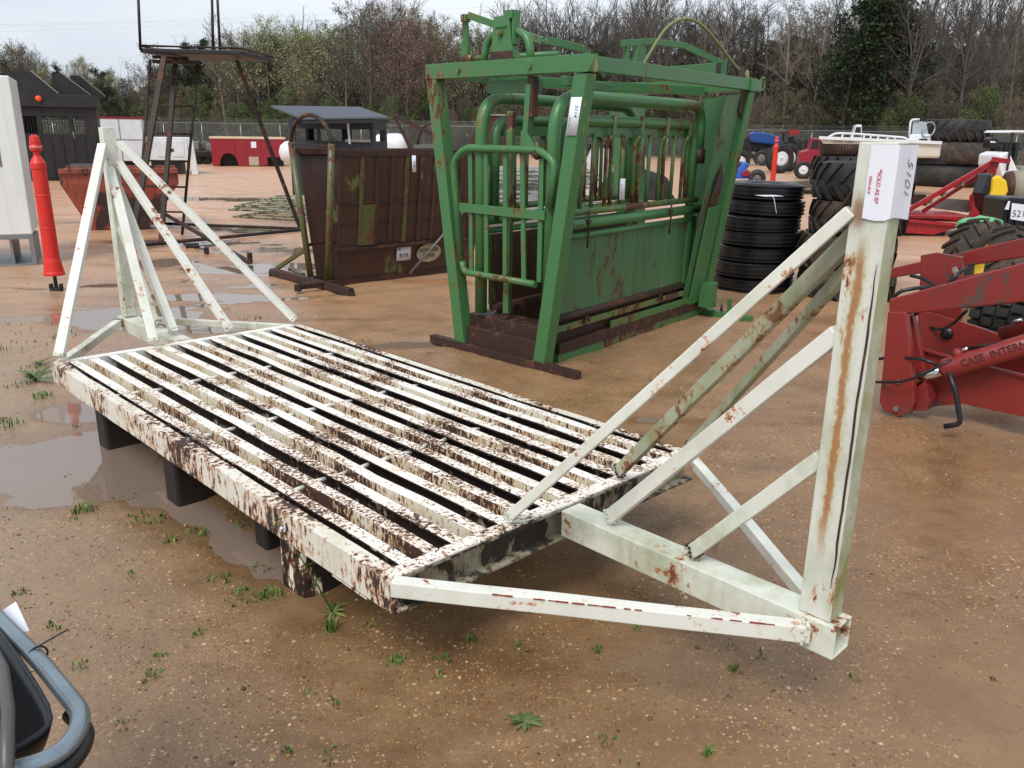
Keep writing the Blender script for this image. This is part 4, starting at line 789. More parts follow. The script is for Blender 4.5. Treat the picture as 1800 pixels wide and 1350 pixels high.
m = MB(); m.plate([hg(.20, 1.46), hg(.06, 1.44), hg(.09, 1.50), hg(.17, 1.585), hg(.2, 1.57)], -CF.l, .012); m.build('gate_gusset', M['green'], chute, .002)
m = MB(); m.tube([hg(.075, 1.425), hg(.045, 1.44)], .035, 12); m.build('collar', M['rustdark'], chute)
bar('under_rail', CF(.07, .60, Zt-.11), CF(.07, .12, Zt-.11), .04, .08, 'green')
for k in range(7): m = MB(); m.tube(arc(CF(.05, .07, 0.62+k*.032), .022, 0, 360, 10, CF.l, CF.w), .005, 5); m.build('spring_coil', M['rustdark'], chute) if k == 0 else None
m = MB(); m.tube([CF(.05+.02*cos(i*.9), .07+.02*sin(i*.9), .58+i*.0042) for i in range(50)], .008, 5); m.build('spring', M['rustdark'], chute)
# head gate halves hanging in the frame: the near and far hoops seen behind the frame
for w0, sgn in ((.40, -1),):
    pts = bent([CF(.07, w0, .32), CF(.07, w0, 1.62), CF(.16, w0-.0*sgn, 1.70)], .12, 6); 
    bar('neck_bar', CF(.07, w0, .32), CF(.07, w0+.02*sgn, 1.70), .05, .04, 'greenworn', up=CF.l)
# works on top
m = MB(); m.hexa([CF(-.03, .49, Zt+.055), CF(-.03, .29, Zt+.055), CF(.05, .29, Zt+.055), CF(.05, .49, Zt+.055)], [CF(-.025, .47, Zt+.315), CF(-.025, .335, Zt+.315), CF(.05, .335, Zt+.315), CF(.05, .47, Zt+.315)])
tw_ = m.build('yoke_upright', M['green'], chute, .004)
m = MB(); m.bar(CF(.01, .38, Zt+.32), CF(.01, .30, Zt+.32), .07, .05); m.bar(CF(.012, .30, Zt+.335), CF(.012, .30, Zt+.14), .055, .02, up=CF.w); m.bar(CF(-.03, .45, Zt+.25), CF(-.03, .35, Zt+.25), .012, .012); m.build('yoke_cap', M['green'], tw_, .002)
m = MB(); m.bolt(CF(-.03, .40, Zt+.21), -CF.l, .022, .02); m.bolt(CF(-.05, .40, Zt+.21), -CF.l, .012, .01); m.build('bolt', M['greenworn'], tw_)
m = MB(); m.bar(CF(-.034, .49, Zt+.075), CF(-.034, .29, Zt+.075), .004, .05); m.build('rust_band', M['rustdark'], tw_)
tub('yoke_hoop', bent([CF(.02, .60, Zt+.03), CF(.02, .57, Zt+.19), CF(.02, .39, Zt+.25), CF(.02, .20, Zt+.19), CF(.02, .165, Zt+.03)], .16, 7), .026)
bar('lever_post', CF(.45, 1.19, Zt+.03), CF(.45, 1.19, Zt+.25), .06, .05, 'green', up=CF.l); bar('lever_arm', CF(.45, 1.18, Zt+.12), CF(.40, 1.15, Zt+.43), .05, .018, 'green', up=CF.l)
m = MB(); m.bar(CF(.40, 1.17, Zt+.40), CF(.40, 1.12, Zt+.40), .06, .05); m.build('lever_knuckle', M['greenworn'], chute, .004)
bar('linkage_bar', CF(.40, 1.12, Zt+.42), CF(.62, .55, Zt+.23), .014, .05); tub('lever_pipe', [CF(.42, 1.18, Zt+.12), CF(.5, .3, Zt+.12)], .022); tub('lever_pipe', [CF(.42, 1.18, Zt+.12), CF(.42, 1.08, Zt+.12)], .032, 'greenworn')
bar('lever_lug', CF(.42, 1.11, Zt+.1), CF(.44, 1.05, Zt+.01), .012, .05, 'greenworn')
bar('control_bar', CF(.75, .65, Zt+.06), CF(.75, .45, Zt+.10), .02, .05); bar('control_bar', CF(.6, .5, Zt+.23), CF(.95, .42, Zt+.20), .014, .055); bar('control_bar', CF(.95, .42, Zt+.20), CF(1.25, .40, Zt+.03), .014, .055)
bar('control_arm', CF(1.0, .10, Zt+.22), CF(1.35, .05, Zt+.26), .02, .045); bar('control_arm', CF(1.35, .05, Zt+.26), CF(1.75, -.02, Zt+.26), .02, .045); bar('control_arm', CF(1.75, -.02, Zt+.26), CF(2.18, -.16, Zt+.15), .02, .05)
m = MB(); m.plate([CF(1.15, .06, Zt+.04), CF(1.32, .06, Zt+.04), CF(1.29, .06, Zt+.26), CF(1.18, .06, Zt+.26)], CF.w, .04); m.build('pivot_bracket', M['green'], chute, .003)
bar('pivot_bracket', CF(1.08, .1, Zt+.04), CF(1.08, .1, Zt+.24), .04, .03, up=CF.l); bar('pivot_bracket', CF(2.15, -.17, Zt+.03), CF(2.15, -.17, Zt+.17), .06, .05, up=CF.l)
m = MB(); m.bar(CF(1.3, .03, Zt+.02), CF(2.02, -.18, Zt+.10), .05, .10); m.build('cross_strut', M['green'], chute, .003); m = MB(); m.bar(CF(2.02, -.205, Zt+.10), CF(2.02, -.17, Zt+.10), .06, .09); m.build('strut_end', M['rustdark'], chute)
bar('cross_strut', CF(.5, .98, Zt-.03), CF(CL, .1, Zt-.04), .05, .07); bar('cross_strut', CF(.3, .1, Zt-.07), CF(1.25, .35, Zt-.07), .05, .06)
m = MB(); a = CF(1.15, .02, Zt+.04); pk = CF(1.55, -.08, Zt+.43); e = CF(2.32, -.29, Zt+.07); pts = [a.lerp(pk, .0), CF(1.28, -.01, Zt+.21), CF(1.42, -.04, Zt+.37), CF(1.6, -.1, Zt+.445), CF(1.8, -.15, Zt+.40), CF(2.0, -.2, Zt+.28), CF(2.18, -.25, Zt+.15), e]
m.tube(bent(pts, .1, 4), .012, 7); rp = m.build('pull_cable', M['rope'], chute); m = MB(); m.lathe([(.012, 0), (.022, .02), (.018, .06), (.008, .09)], CF(2.34, -.31, Zt+.02), (0, 0, 1), 8); m.build('cable_end', M['rope'], rp)
bar('cable_bracket', CF(2.25, -.29, Zt+.04), CF(2.27, -.29, Zt+.13), .04, .02, 'rustdark')
# small levers on the tail skid
bar('skid_lug', CF(CL+.02, -.30, .06), CF(CL+.0, -.30, .19), .035, .025, up=CF.l); bar('skid_lug', CF(CL+.02, -.42, .06), CF(CL+.03, -.42, .17), .03, .02, up=CF.l); m = MB(); m.tube([CF(CL+.0, -.42, .17), CF(CL-.12, -.47, .09)], .008, 6); m.tube([CF(CL+.02, -.22, .06), CF(CL+.02, -.22, .12)], .012, 8); m.build('locking_pin', M['rustdark'], chute)
m = MB(); m.bar(CF(CL-.08, -.12, .1), CF(CL-.08, -.12, .32), .12, .12, up=CF.l); m.build('tail_bracket', M['green'], chute, .004)
# paper tags
def card(name, c, X, Y, w_, h_, parent, mat='paper', th=.0015, curl=.0):
    X = Vector(X).normalized(); Y = Vector(Y).normalized(); N = X.cross(Y).normalized(); m = MB(); vs = []
    for k in range(7):
        f = k/6-.5
        for s_ in (-1, 1): vs.append(Vector(c)+X*f*w_+Y*s_*h_/2+N*(curl*4*f*f))
    m.add(vs, [(2*k, 2*k+2, 2*k+3, 2*k+1) for k in range(6)], True); o = m.build(name, M[mat], parent); sm_ = o.modifiers.new('thick', 'SOLIDIFY'); sm_.thickness = th; return o
Lx = CF(0, wn(1.78), 1.78)-CF(0, wn(1.4), 1.4); lg = [c_ for c_ in chute.children if c_.name.startswith('frame_leg')][0]
tg = card('auction_tag', CF(-.056, wn(1.66)+.0, 1.66), -CF.w, Lx, .085, .225, lg); nrm_x = -Lx
text('5114', 'handwritten_number', .036, CF(-.058, wn(1.7)-.012, 1.69), -Lx, -CF.w, M['ink'], tg, .002, -.0004); text('SOLD AS IS', 'printed_line', .012, CF(-.058, wn(1.64)+.028, 1.63), -Lx, -CF.w, M['ink'], tg, .002)
tg = card('auction_tag', CF(.86, -.055, 1.18), CF.l, (0, 0, 1), .07, .15, chute, curl=.01); text('SOLD AS IS', 'printed_line', .016, CF(.86, -.06, 1.18), (0, 0, -1), CF.l, M['redink'], tg, .002)
# ------------------------------------------------------------------ generic helpers for sighted shapes
def sp_(F, px, py, w=0.): return PL(px, py, F(0, w), F.l.cross(Vector((0, 0, 1))))
def poly(F, pts, w, th): return [sp_(F, x, y, w) for x, y in pts]
def mk(name, parent, mat, fn, bevel=0.): m = MB(); fn(m); return m.build(name, M[mat] if isinstance(mat, str) else mat, parent, bevel)
def wall_slab(m, F, l0, l1, w, z0, z1, th, holes=()):
    """vertical slab along l with rectangular openings (l0,l1,z0,z1)"""
    ls = sorted({l0, l1}|{h[0] for h in holes}|{h[1] for h in holes}); zs = sorted({z0, z1}|{h[2] for h in holes}|{h[3] for h in holes})
    for a, b in zip(ls, ls[1:]):
        for c, d in zip(zs, zs[1:]):
            if any(h[0] <= (a+b)/2 <= h[1] and h[2] <= (c+d)/2 <= h[3] for h in holes): continue
            m.hexa([F(a, w, c), F(b, w, c), F(b, w+th, c), F(a, w+th, c)], [F(a, w, d), F(b, w, d), F(b, w+th, d), F(a, w+th, d)])
def fbox(m, F, l0, l1, w0, w1, z0, z1): m.hexa([F(l0, w0, z0), F(l1, w0, z0), F(l1, w1, z0), F(l0, w1, z0)], [F(l0, w0, z1), F(l1, w0, z1), F(l1, w1, z1), F(l0, w1, z1)]); return m

# ------------------------------------------------------------------ brown squeeze chute
BF = Fr((-1.939, 8.531), 43); bc = thing('rusty_squeeze_chute', BF(.9, .2), 'rusted brown sheet-sided cattle chute with olive bow frame beside the green chute', 'cattle chute')
bw = lambda z: -.02-.20*z/1.4; bf = lambda z: .33+.25*z/1.4; BL = 1.95
for f_, nm in ((bw, 0), (bf, 1)): mk('bow_post', bc, 'olive', lambda m: m.tube([BF(0, f_(0), .06), BF(0, f_(1.42), 1.44)], .033, 10))
mk('bow', bc, 'stand', lambda m: m.tube(arc(BF(0, (bw(1.42)+bf(1.42))/2, 1.42), (bf(1.42)-bw(1.42))/2, 0, 180, 18, BF.w, (0, 0, .72)), .022, 8)); mk('bow_crossbar', bc, 'stand', lambda m: m.bar(BF(0, bw(1.42), 1.42), BF(0, bf(1.42), 1.42), .035, .02))
for f_, w_ in ((bw, -1), (bf, 1)):
    def S_(l0, l1, z0, z1, d=0., th=.01):
        m = MB(); m.plate([BF(l0, f_(z0)+w_*d, z0), BF(l1, f_(z0)+w_*d, z0), BF(l1, f_(z1)+w_*d, z1), BF(l0, f_(z1)+w_*d, z1)], BF.w*w_, th); return m
    lo_ = S_(.08, BL, .06, .385).build('lower_side_sheet', M['brown'], bc); up_ = S_(.08, BL, .40, 1.33, .015).build('upper_side_sheet', M['brown'], bc)
    m = MB(); m.bar(BF(.05, f_(.39)+w_*.04, .392), BF(BL, f_(.39)+w_*.04, .392), .05, .03); m.build('mid_rail', M['rustdark'], bc)
    m = MB(); m.bar(BF(.05, f_(1.34), 1.35), BF(BL+.05, f_(1.34), 1.35), .06, .06); m.build('top_rail', M['rustdark'], bc)
    m = MB(); m.bar(BF(.05, f_(.03), .04), BF(BL, f_(.03), .04), .07, .06); m.build('bottom_rail', M['rustdark'], bc)
    for z_ in (.66, .86):
        m = MB(); m.bar(BF(.09, f_(z_)+w_*.028, z_), BF(BL-.05, f_(z_)+w_*.028, z_), .012, .022); m.build('sheet_crease', M['rustdark'], up_)
    for k in range(9): m = MB(); la = .34+k*.185; m.bar(BF(la, f_(.42)+w_*.035, .42), BF(la, f_(1.3)+w_*.035, 1.31), .035, .025, up=BF.w); m.build('sheet_rib', M['brown'] if k % 3 else M['olive'], up_)
mk('catch_plate', bc, 'olive', lambda m: m.plate([BF(.36, bw(.42)-.045, .42), BF(.50, bw(.42)-.045, .42), BF(.50, bw(.84)-.045, .84), BF(.36, bw(.84)-.045, .84)], -BF.w, .012))
mk('brace_rod', bc, 'greydark', lambda m: m.tube([BF(.98, bw(.05)-.08, .06), BF(1.75, bw(1)-.1, .82)], .014, 6))
mk('base_beam', bc, 'rustdark', lambda m: (m.bar(BF(-.10, -.62, .05), BF(-.10, 1.0, .05), .07, .07), m.bar(BF(-.02, -.16, .07), BF(-.42, -.16, .07), .05, .05)), .004)
mk('base_foot', bc, 'stand', lambda m: (m.bar(BF(-.42, -.16, .03), BF(-.42, -.16, .10), .06, .06), m.bar(BF(-.10, -.62, .0), BF(-.10, -.62, .06), .08, .06), m.bar(BF(-.1, 1.0, .0), BF(-.1, 1.0, .06), .08, .06)), .003)
mk('jack_leg', bc, 'olive', lambda m: (m.bar(BF(-.05, .98, .08), BF(.10, .55, .34), .05, .04), m.bar(BF(.1, .95, .07), BF(0, .5, .07), .06, .03)), .003)
m = MB(); a = BF.at(712, 437, bw(.2)-.03); b_ = BF.at(747, 437, bw(.2)-.03)
oc_ = BF(a[0]-.02, bw(.28)-.016, .275); yv = (BF(0, bw(1), 1)-BF(0, bw(0), 0)).normalized()
tg = card('lot_card', BF(a[0]-.02, bw(.28)-.022, .28), BF.l, yv, .19, .15, lo_); text('5115', 'handwritten_number', .06, BF(a[0]-.02, bw(.26)-.024, .262), BF.l, yv, M['ink'], tg, .003, .0008); mk('printed_mark', tg, 'ink', lambda m: m.plate([BF(a[0]-.095, bw(.33)-.027, .325), BF(a[0]-.075, bw(.33)-.027, .325), BF(a[0]-.075, bw(.345)-.027, .345), BF(a[0]-.095, bw(.345)-.027, .345)], -BF.w, .001))
c0 = BF(b_[0]+.05, bw(.27)-.022, .265); m = MB(); m.plate([c0+BF.l*.17*cos(i*pi/16)+yv*.105*sin(i*pi/16) for i in range(32)], -BF.w, .004); ov = m.build('oval_emblem', M['oval'], lo_)
text('POWDER', 'emblem_lettering', .062, c0-BF.w*.005+yv*.03, BF.l, yv, M['faded'], ov, .002, .001); text('RIVER', 'emblem_lettering', .062, c0-BF.w*.005-yv*.035, BF.l, yv, M['faded'], ov, .002, .001)
tl = BF.at(728, 293, bw(1.2)-.07)[0]; tg = card('auction_tag', BF(tl, bw(1.2)-.07, 1.24), BF.l, (0, 0, 1), .05, .17, up_); text('5115', 'handwritten_number', .03, BF(tl, bw(1.2)-.072, 1.24), (0, 0, -1), BF.l, M['ink'], tg, .002)
# rusted head gate frame standing behind it
RF = Fr((-.75, 10.6), 20); rg = thing('rusty_head_gate', RF(.3, 0), 'rusty head gate frame with a pointed bar and bow behind the brown chute', 'head gate')
D_ = 10.8; A_ = lambda x, y, d=D_: AT(x, y, d)
mk('gate_post', rg, 'rustdark', lambda m: (m.bar(A_(718, 262), Vector((A_(718, 262).x, D_, 0)), .05), m.bar(A_(768, 262), Vector((A_(768, 262).x, D_, 0)), .05)))
mk('slanting_bar', rg, 'rustdark', lambda m: m.bar(A_(693, 203), A_(768, 240), .05, .05)); mk('prop_bar', rg, 'rustdark', lambda m: m.bar(A_(695, 206), A_(722, 262), .04, .04)); mk('bow', rg, 'rustdark', lambda m: m.tube([A_(x, y) for x, y in [(733, 262), (736, 240), (745, 222), (760, 215), (775, 220), (785, 240), (788, 262)]], .018, 8)); mk('top_beam', rg, 'greydark', lambda m: m.bar(A_(728, 262), A_(790, 258), .12, .1))
# ------------------------------------------------------------------ pale cabinet on a skid, far left
KF = Fr(G(66, 467), 206); wk = KF.w; cab = thing('steel_cabinet', KF(.7, -.5), 'tall pale grey steel cabinet on an open skid at the left edge', 'cabinet')
# l runs to the left, -w away from the viewer
zc0 = zat(KF(0, 0), 412); zc1 = zat(KF(0, 0), 133)
mk('cabinet_body', cab, 'greypaint', lambda m: fbox(m, KF, 0, 1.6, -1.1, 0, zc0, zc1), .012)
mk('door_panel', cab, 'greypaint', lambda m: fbox(m, KF, .22, 1.3, .001, .006, zc0+.78, zc1-.05), .002)
mk('door_seam', cab, 'greydark', lambda m: (fbox(m, KF, .198, .214, .001, .005, zc0+.76, zc1-.03), fbox(m, KF, .22, 1.3, .001, .005, zc0+.762, zc0+.776)))
mk('skid_frame', cab, 'zinc', lambda m: (fbox(m, KF, .0, 1.6, -.06, .0, zc0-.05, zc0-.002), fbox(m, KF, .0, .05, -.9, .0, .03, zc0-.05), fbox(m, KF, .22, .25, -.9, -.03, .03, zc0-.05), fbox(m, KF, .0, 1.6, -.9, .01, .0, .03)), .003)
# ------------------------------------------------------------------ orange delineator posts
def delineator(px, py, ytop, label):
    p = G(px, py); H_ = zat(p, ytop); t_ = thing('traffic_post', p, label, 'traffic post', 'orange traffic posts'); k = H_/1.5
    prof = [(.098, .17), (.098, .19), (.090, .21), (.088, .30), (.078, .34), (.076, .62), (.079, .63), (.076, .64), (.074, .93), (.078, .94), (.074, .95), (.071, 1.18), (.078, 1.19), (.078, 1.24), (.05, 1.29), (.032, 1.31), (.032, 1.34), (.058, 1.36), (.060, 1.40), (.054, 1.41), (.054, 1.44), (.046, 1.485), (.02, 1.5), (.0001, 1.5)]
    m = MB(); m.lathe([(.0001, .17*k)]+[(r*k*(.9 if z > .25 else 1), z*k) for r, z in prof], p, seg=32, smooth=False); m.build('post_body', M['orange'], t_, shade=False)
    mk('reflective_band', t_, 'redbody' if 0 else plain('pink_band', lin(226, 120, 120), .4), lambda m: m.lathe([(.049*k, 1.375*k), (.0555*k, 1.376*k), (.0555*k, 1.398*k), (.049*k, 1.399*k)], p, seg=20))
    mk('anchor_peg', t_, 'black', lambda m: (m.tube([p, p+Vector((0, 0, .18*k))], .018*k, 8), m.box(p+Vector((0, 0, .02)), .11*k, .06*k, .05*k), m.box(p+Vector((-.05*k, 0, .055)), .02*k, .05*k, .05*k), m.box(p+Vector((.05*k, 0, .055)), .02*k, .05*k, .05*k)), .003)
delineator(100, 513, 237, 'faded orange-red traffic post standing on a black peg at the left'); delineator(1356, 339, 240, 'distant orange-red traffic post behind the stack of ribbed tyres')
# ------------------------------------------------------------------ black cabin with fins
CB = Fr(G(184, 318), 203); cbn = thing('black_cabin', CB(1.5, -.8), 'charred black steel cabin with barred windows and slanted fins on its roof', 'cabin')
zz_ = lambda py, l=0.: zat(CB(l, 0), py)
X_ = lambda px, py: CB.at(px, py)[0]
z2, z3, z4, z5 = zz_(236), zz_(206), zz_(190), zz_(168)
def cw(m):
    wall_slab(m, CB, .06, 3.4, -.06, .12, z4, .06, [(X_(148, 220), X_(128, 220), z2, z3), (X_(121, 220), X_(74, 220), z2, z3), (X_(66, 220), X_(42, 220), z2, z3)])
    wall_slab(m, CB, .06, 3.4, -1.6, .12, z4, .06, [(X_(152, 220), X_(60, 220), z2-.1, z3)])
    fbox(m, CB, .0, .06, -1.6, 0, .12, z4); fbox(m, CB, .06, 3.4, -1.54, -.06, .12, .2)
mk('cabin_wall', cbn, 'black', cw); [mk('wall_rib', cbn, 'black', lambda m: fbox(m, CB, .1+.3*k, .14+.3*k, .001, .03, .2, z2-.08)) for k in range(9)]; mk('roof_box', cbn, 'black', lambda m: fbox(m, CB, -.05, 3.4, -1.7, .12, z4+.004, z5), .01)
zf = zz_(130)
for i, (a, b_) in enumerate(((X_(182, 167), X_(135, 132)), (X_(158, 167), X_(106, 132)), (X_(103, 167), X_(55, 128)))):
    w0, w1 = ((-1.3, -1.1), (-.75, -.25), (-.35, .1))[i]
    o_ = mk('roof_fin', cbn, 'black', lambda m: m.add([CB(a, w0, z5+.002), CB(b_+(.7 if i == 2 else .25), w0, z5+.002), CB(b_+(.7 if i == 2 else .25), w0, zf), CB(b_, w0, zf), CB(a, w1, z5+.002), CB(b_+(.7 if i == 2 else .25), w1, z5+.002), CB(b_+(.7 if i == 2 else .25), w1, zf), CB(b_, w1, zf)], [(0, 1, 2, 3), (7, 6, 5, 4), (0, 4, 5, 1), (1, 5, 6, 2), (2, 6, 7, 3), (3, 7, 4, 0)]))
    mk('fin_top_board', o_, 'bare', lambda m: m.bar(CB(a-.0, (w0+w1)/2, z5+.03), CB(b_, (w0+w1)/2, zf+.02), abs(w1-w0)*.96, .02))
mk('window_bars', cbn, 'black', lambda m: [m.bar(CB(X_(x, 220), -.03, z2), CB(X_(x, 220), -.03, z3), .015) for x in range(44, 148, 5) if not 121 < x < 128]); mk('marker_lamp', cbn, 'amber', lambda m: m.lathe([(.09, 0), (.085, .05), (.03, .08)], CB(X_(69, 176), .12, zz_(176)), CB.w, 14))
mk('cabin_skid', cbn, 'black', lambda m: (fbox(m, CB, .1, 3.3, -.2, -.05, 0, .12), fbox(m, CB, .1, 3.3, -1.5, -1.35, 0, .12)))
mk('hanging_strap', cbn, 'bare', lambda m: m.tube([CB(X_(128, 232), .01, zz_(232)), CB(X_(132, 244), .01, zz_(246))], .015, 5))
# ------------------------------------------------------------------ rusted hopper
HP = Fr(G(262, 402), 203); hop = thing('hopper', HP(.5, -.5), 'rusty pinkish-red V-shaped hopper standing in the mud left of the lookout ladder', 'hopper')
l0, l1 = HP.at(312, 302)[0], HP.at(104, 302)[0]; zr = zat(HP(0, 0), 300); zq = zat(HP(0, 0), 322)
def hp(m):
    R0 = [HP(l0, .12, zr), HP(l1, .12, zr), HP(l1, -1.2, zr), HP(l0, -1.2, zr)]; R1 = [HP(l0, .12, zq), HP(l1, .12, zq), HP(l1, -1.2, zq), HP(l0, -1.2, zq)]
    B0 = [HP(.0, 0, 0), HP(.85, 0, 0), HP(.85, -.7, 0), HP(0, -.7, 0)]; c = HP((l0+l1)/2, -.4, .0)
    ins = lambda Q, k: [q.lerp(Vector((c.x, c.y, q.z)), k) for q in Q]
    vs = R0+R1+B0+ins(R0, .04)+ins(R1, .05)+ins(B0, .05); fs = []
    for i in range(4):
        j = (i+1) % 4; fs += [(i, j, 4+j, 4+i), (4+i, 4+j, 8+j, 8+i), (i, 12+i, 12+j, j), (12+i, 16+i, 16+j, 12+j), (16+i, 20+i, 20+j, 16+j)]
    fs += [(8, 9, 10, 11), (23, 22, 21, 20)]; m.add(vs, fs)
mk('hopper_body', hop, 'hopper', hp, .01); [mk('rim_angle', hop, 'hopper', lambda m: m.bar(HP(l0, w_, zr), HP(l1, w_, zr), .05, .07), .004) for w_ in (.14, -1.22)]
mk('rim_bar', hop, 'greydark', lambda m: m.bar(HP(l1-.1, -.9, zr+.05), HP(.7, -.9, zr+.05), .05, .05))
# ------------------------------------------------------------------ lookout stand with ladder
lk = thing('lookout_stand', G(285, 408), 'rusty steel lookout stand with ladder and high platform', 'lookout stand')
D1 = 12.9
def fo(px, py): return G(px, py)
mk('ladder_rail', lk, 'stand', lambda m: m.tube([AT(264, 106, 13.0), fo(240, 425)], .022, 7)); mk('ladder_rail', lk, 'stand', lambda m: m.tube([AT(348, 109, 13.0), fo(320, 413)], .022, 7))
for y in (134, 185, 234, 282, 327, 371): xl = 264-24*(y-106)/319; xr = 348-28*(y-109)/304; z_ = 13.0; mk('rung', lk, 'stand', lambda m: m.tube([AT(xl, y, D1), AT(xr, y+2, D1)], .015, 6))
mk('leg', lk, 'stand', lambda m: m.bar(AT(289, 101, 12.6), fo(228, 445), .07, .05)); mk('leg', lk, 'stand', lambda m: m.bar(AT(309, 103, 13.2), fo(283, 425), .06, .05)); mk('leg', lk, 'stand', lambda m: m.bar(AT(416, 106, 13.4), fo(528, 402), .05, .05))
zp = AT(300, 104, 12.7).z
PA, PB, PC, PD = G(247, 95, zp), G(424, 98, zp), G(424, 98, zp)+Vector((.15, 1.1, 0)), G(247, 95, zp)+Vector((-.1, 1.1, 0))
ac, bc_ = AT(246, 92, 12.6), AT(425, 99, 12.8)
def pf(m):
    q = [ac, Vector((bc_.x, bc_.y, ac.z)), Vector((bc_.x+.1, bc_.y+1.3, ac.z)), Vector((ac.x+.05, ac.y+1.3, ac.z))]; m.plate(q, (0, 0, 1), .06)
mk('platform', lk, 'black', pf, .01)
def prl(m):
    z = ac.z+.09; q = [Vector((ac.x, ac.y, z)), Vector((bc_.x, bc_.y, z)), Vector((bc_.x+.1, bc_.y+1.3, z)), Vector((ac.x+.05, ac.y+1.3, z))]; m.tube(q, .015, 6, closed=True)
mk('platform_rim', lk, 'stand', prl); mk('platform_bracket', lk, 'stand', lambda m: (m.bar(AT(268, 108, 12.8), AT(350, 110, 12.9), .05, .05), m.bar(AT(270, 100, 12.7), AT(330, 104, 13.4), .04, .04)))
for x0, y0, x1, y1, d in ((247, 88, 242, -30, 12.6), (375, 92, 372, -30, 12.9), (387, 93, 381, -30, 13.6)): mk('guard_upright', lk, 'stand', lambda m: m.tube([AT(x0, y0, d), AT(x1, y1, d)], .02, 7))
mk('ground_rail', lk, 'stand', lambda m: m.tube([G(240, 432, .04), G(528, 404, .04)], .026, 7)); mk('ground_rail', lk, 'stand', lambda m: m.tube([G(262, 392, .04), G(528, 402, .04)], .024, 7))
pj = thing('pipe_jack', G(440, 466), 'loose dark pipe prop with a T end lying by the lookout stand', 'pipe prop')
mk('pipe', pj, 'stand', lambda m: m.tube([G(282, 372, .3), G(438, 461, .06)], .03, 8)); mk('end_piece', pj, 'stand', lambda m: m.bar(G(440, 463, .0), G(440, 463, .0)+Vector((0, 0, .13)), .05, .05))
dl = thing('drawbar_lump', G(345, 440), 'small dark drawbar hitch lump on the mud under the white braces', 'hitch part'); mk('hitch_head', dl, 'black', lambda m: (m.box(G(338, 432, .04), .17, .1, .07, .3), m.box(G(345, 434, .08), .08, .05, .04, .6)), .01); mk('hitch_rod', dl, 'black', lambda m: m.tube([G(340, 433, .04), G(362, 440, .04)], .012, 6)); mk('hitch_knob', dl, 'black', lambda m: m.box(G(363, 440, .05), .06, .06, .09, .2), .01)
# ------------------------------------------------------------------ far left rank: boxes and bodies
def rank_box(nm, label, cat, x0, x1, yb, yt, depth, mat, ang=180, fn=None):
    g_ = G(x1, yb); F = Fr(g_, ang+degrees(atan2(-g_.x, g_.y))*.9); L = F.at(x0, yb)[0]; z = zat(F(0, 0), yt); t_ = thing(nm, F(L/2, -depth/2), label, cat); return F, L, z, t_
F, L, z, t_ = rank_box('white_cargo_body', 'large white boxy cargo body behind the rusted hopper', 'cargo body', 172, 258, 306, 209, 2.4, 'whitebody')
mk('body_shell', t_, 'whitebody', lambda m: fbox(m, F, 0, L, -2.4, 0, .45, z), .03); mk('top_trim', t_, 'redbody', lambda m: fbox(m, F, -.02, L+.02, -2.42, .02, z, z+.06)); mk('panel_seam', t_, 'greydark', lambda m: (fbox(m, F, 0, L, .0, .012, z*.62, z*.62+.02), fbox(m, F, L*.45, L*.45+.02, .0, .012, .45, z))); mk('underframe', t_, 'black', lambda m: (fbox(m, F, .1, L-.1, -2.2, -.15, .25, .45), fbox(m, F, .2, .5, -2, -.2, 0, .25), fbox(m, F, L-.5, L-.2, -2, -.2, 0, .25)))
F, L, z, t_ = rank_box('white_service_body', 'white service truck body with a flared tail seen through the lookout ladder', 'truck body', 262, 349, 307, 242, 2.0, 'whitebody')
mk('body_shell', t_, 'whitebody', lambda m: (m.hexa([F(.0, 0, .0), F(.22, 0, .0), F(.22, -.3, .0), F(0, -.3, 0)], [F(.1, 0, z), F(.28, 0, z), F(.28, -.3, z), F(.1, -.3, z)]), fbox(m, F, .28, L, -2, -.02, .5, z)), .02)
mk('locker_door', t_, 'whitebody', lambda m: [fbox(m, F, .4+k*.5, .82+k*.5, -.018, .0, .62, z-.1) for k in range(int((L-.5)/.5))], .01); mk('underframe', t_, 'black', lambda m: fbox(m, F, .5, L-.1, -1.8, -.1, 0, .45)); mk('body_marking', t_, 'ink', lambda m: fbox(m, F, .75, .95, .001, .008, z*.62, z*.7))
F, L, z, t_ = rank_box('flatbed_load', 'dark flatbed loaded with machine parts between white body and red body', 'flatbed', 338, 376, 289, 258, 2, 'black')
mk('bed', t_, 'black', lambda m: fbox(m, F, 0, L, -2, 0, .35, .55)); mk('load', t_, 'greydark', lambda m: [m.box(F(.12+.19*k, -.4-.3*(k % 3), .75+.1*(k % 2)), .3, .3, .38, k*.5) for k in range(5)], .03); mk('wheels', t_, 'rubber', lambda m: [m.lathe([(.1, -.1), (.3, -.1), (.33, -.05), (.33, .05), (.3, .1), (.1, .1)], F(x, -.2, .33), F.w, 16) for x in (.3, L-.3)])
t_.children[-1].name = 'wheel_pair'
F, L, z, t_ = rank_box('red_service_body', 'dark red service truck body with a wheel arch sitting on the ground', 'truck body', 374, 502, 293, 245, 2.0, 'redbody')
ar = F.at(402, 280)[0]
def rb(m):
    pts = [F(L, 0, .02), F(ar+.42, 0, .02)]+[F(ar+.38*cos(i*pi/10), 0, .12+.46*sin(i*pi/10)) for i in range(11)]+[F(ar-.42, 0, .02), F(F.at(470, 280)[0], 0, .05), F(F.at(470, 280)[0], 0, z*.34), F(.0, 0, z*.34), F(0, 0, z), F(L, 0, z)]
    m.plate(pts, -F.w, .4); fbox(m, F, 0, L, -2, -1.6, .35, z)
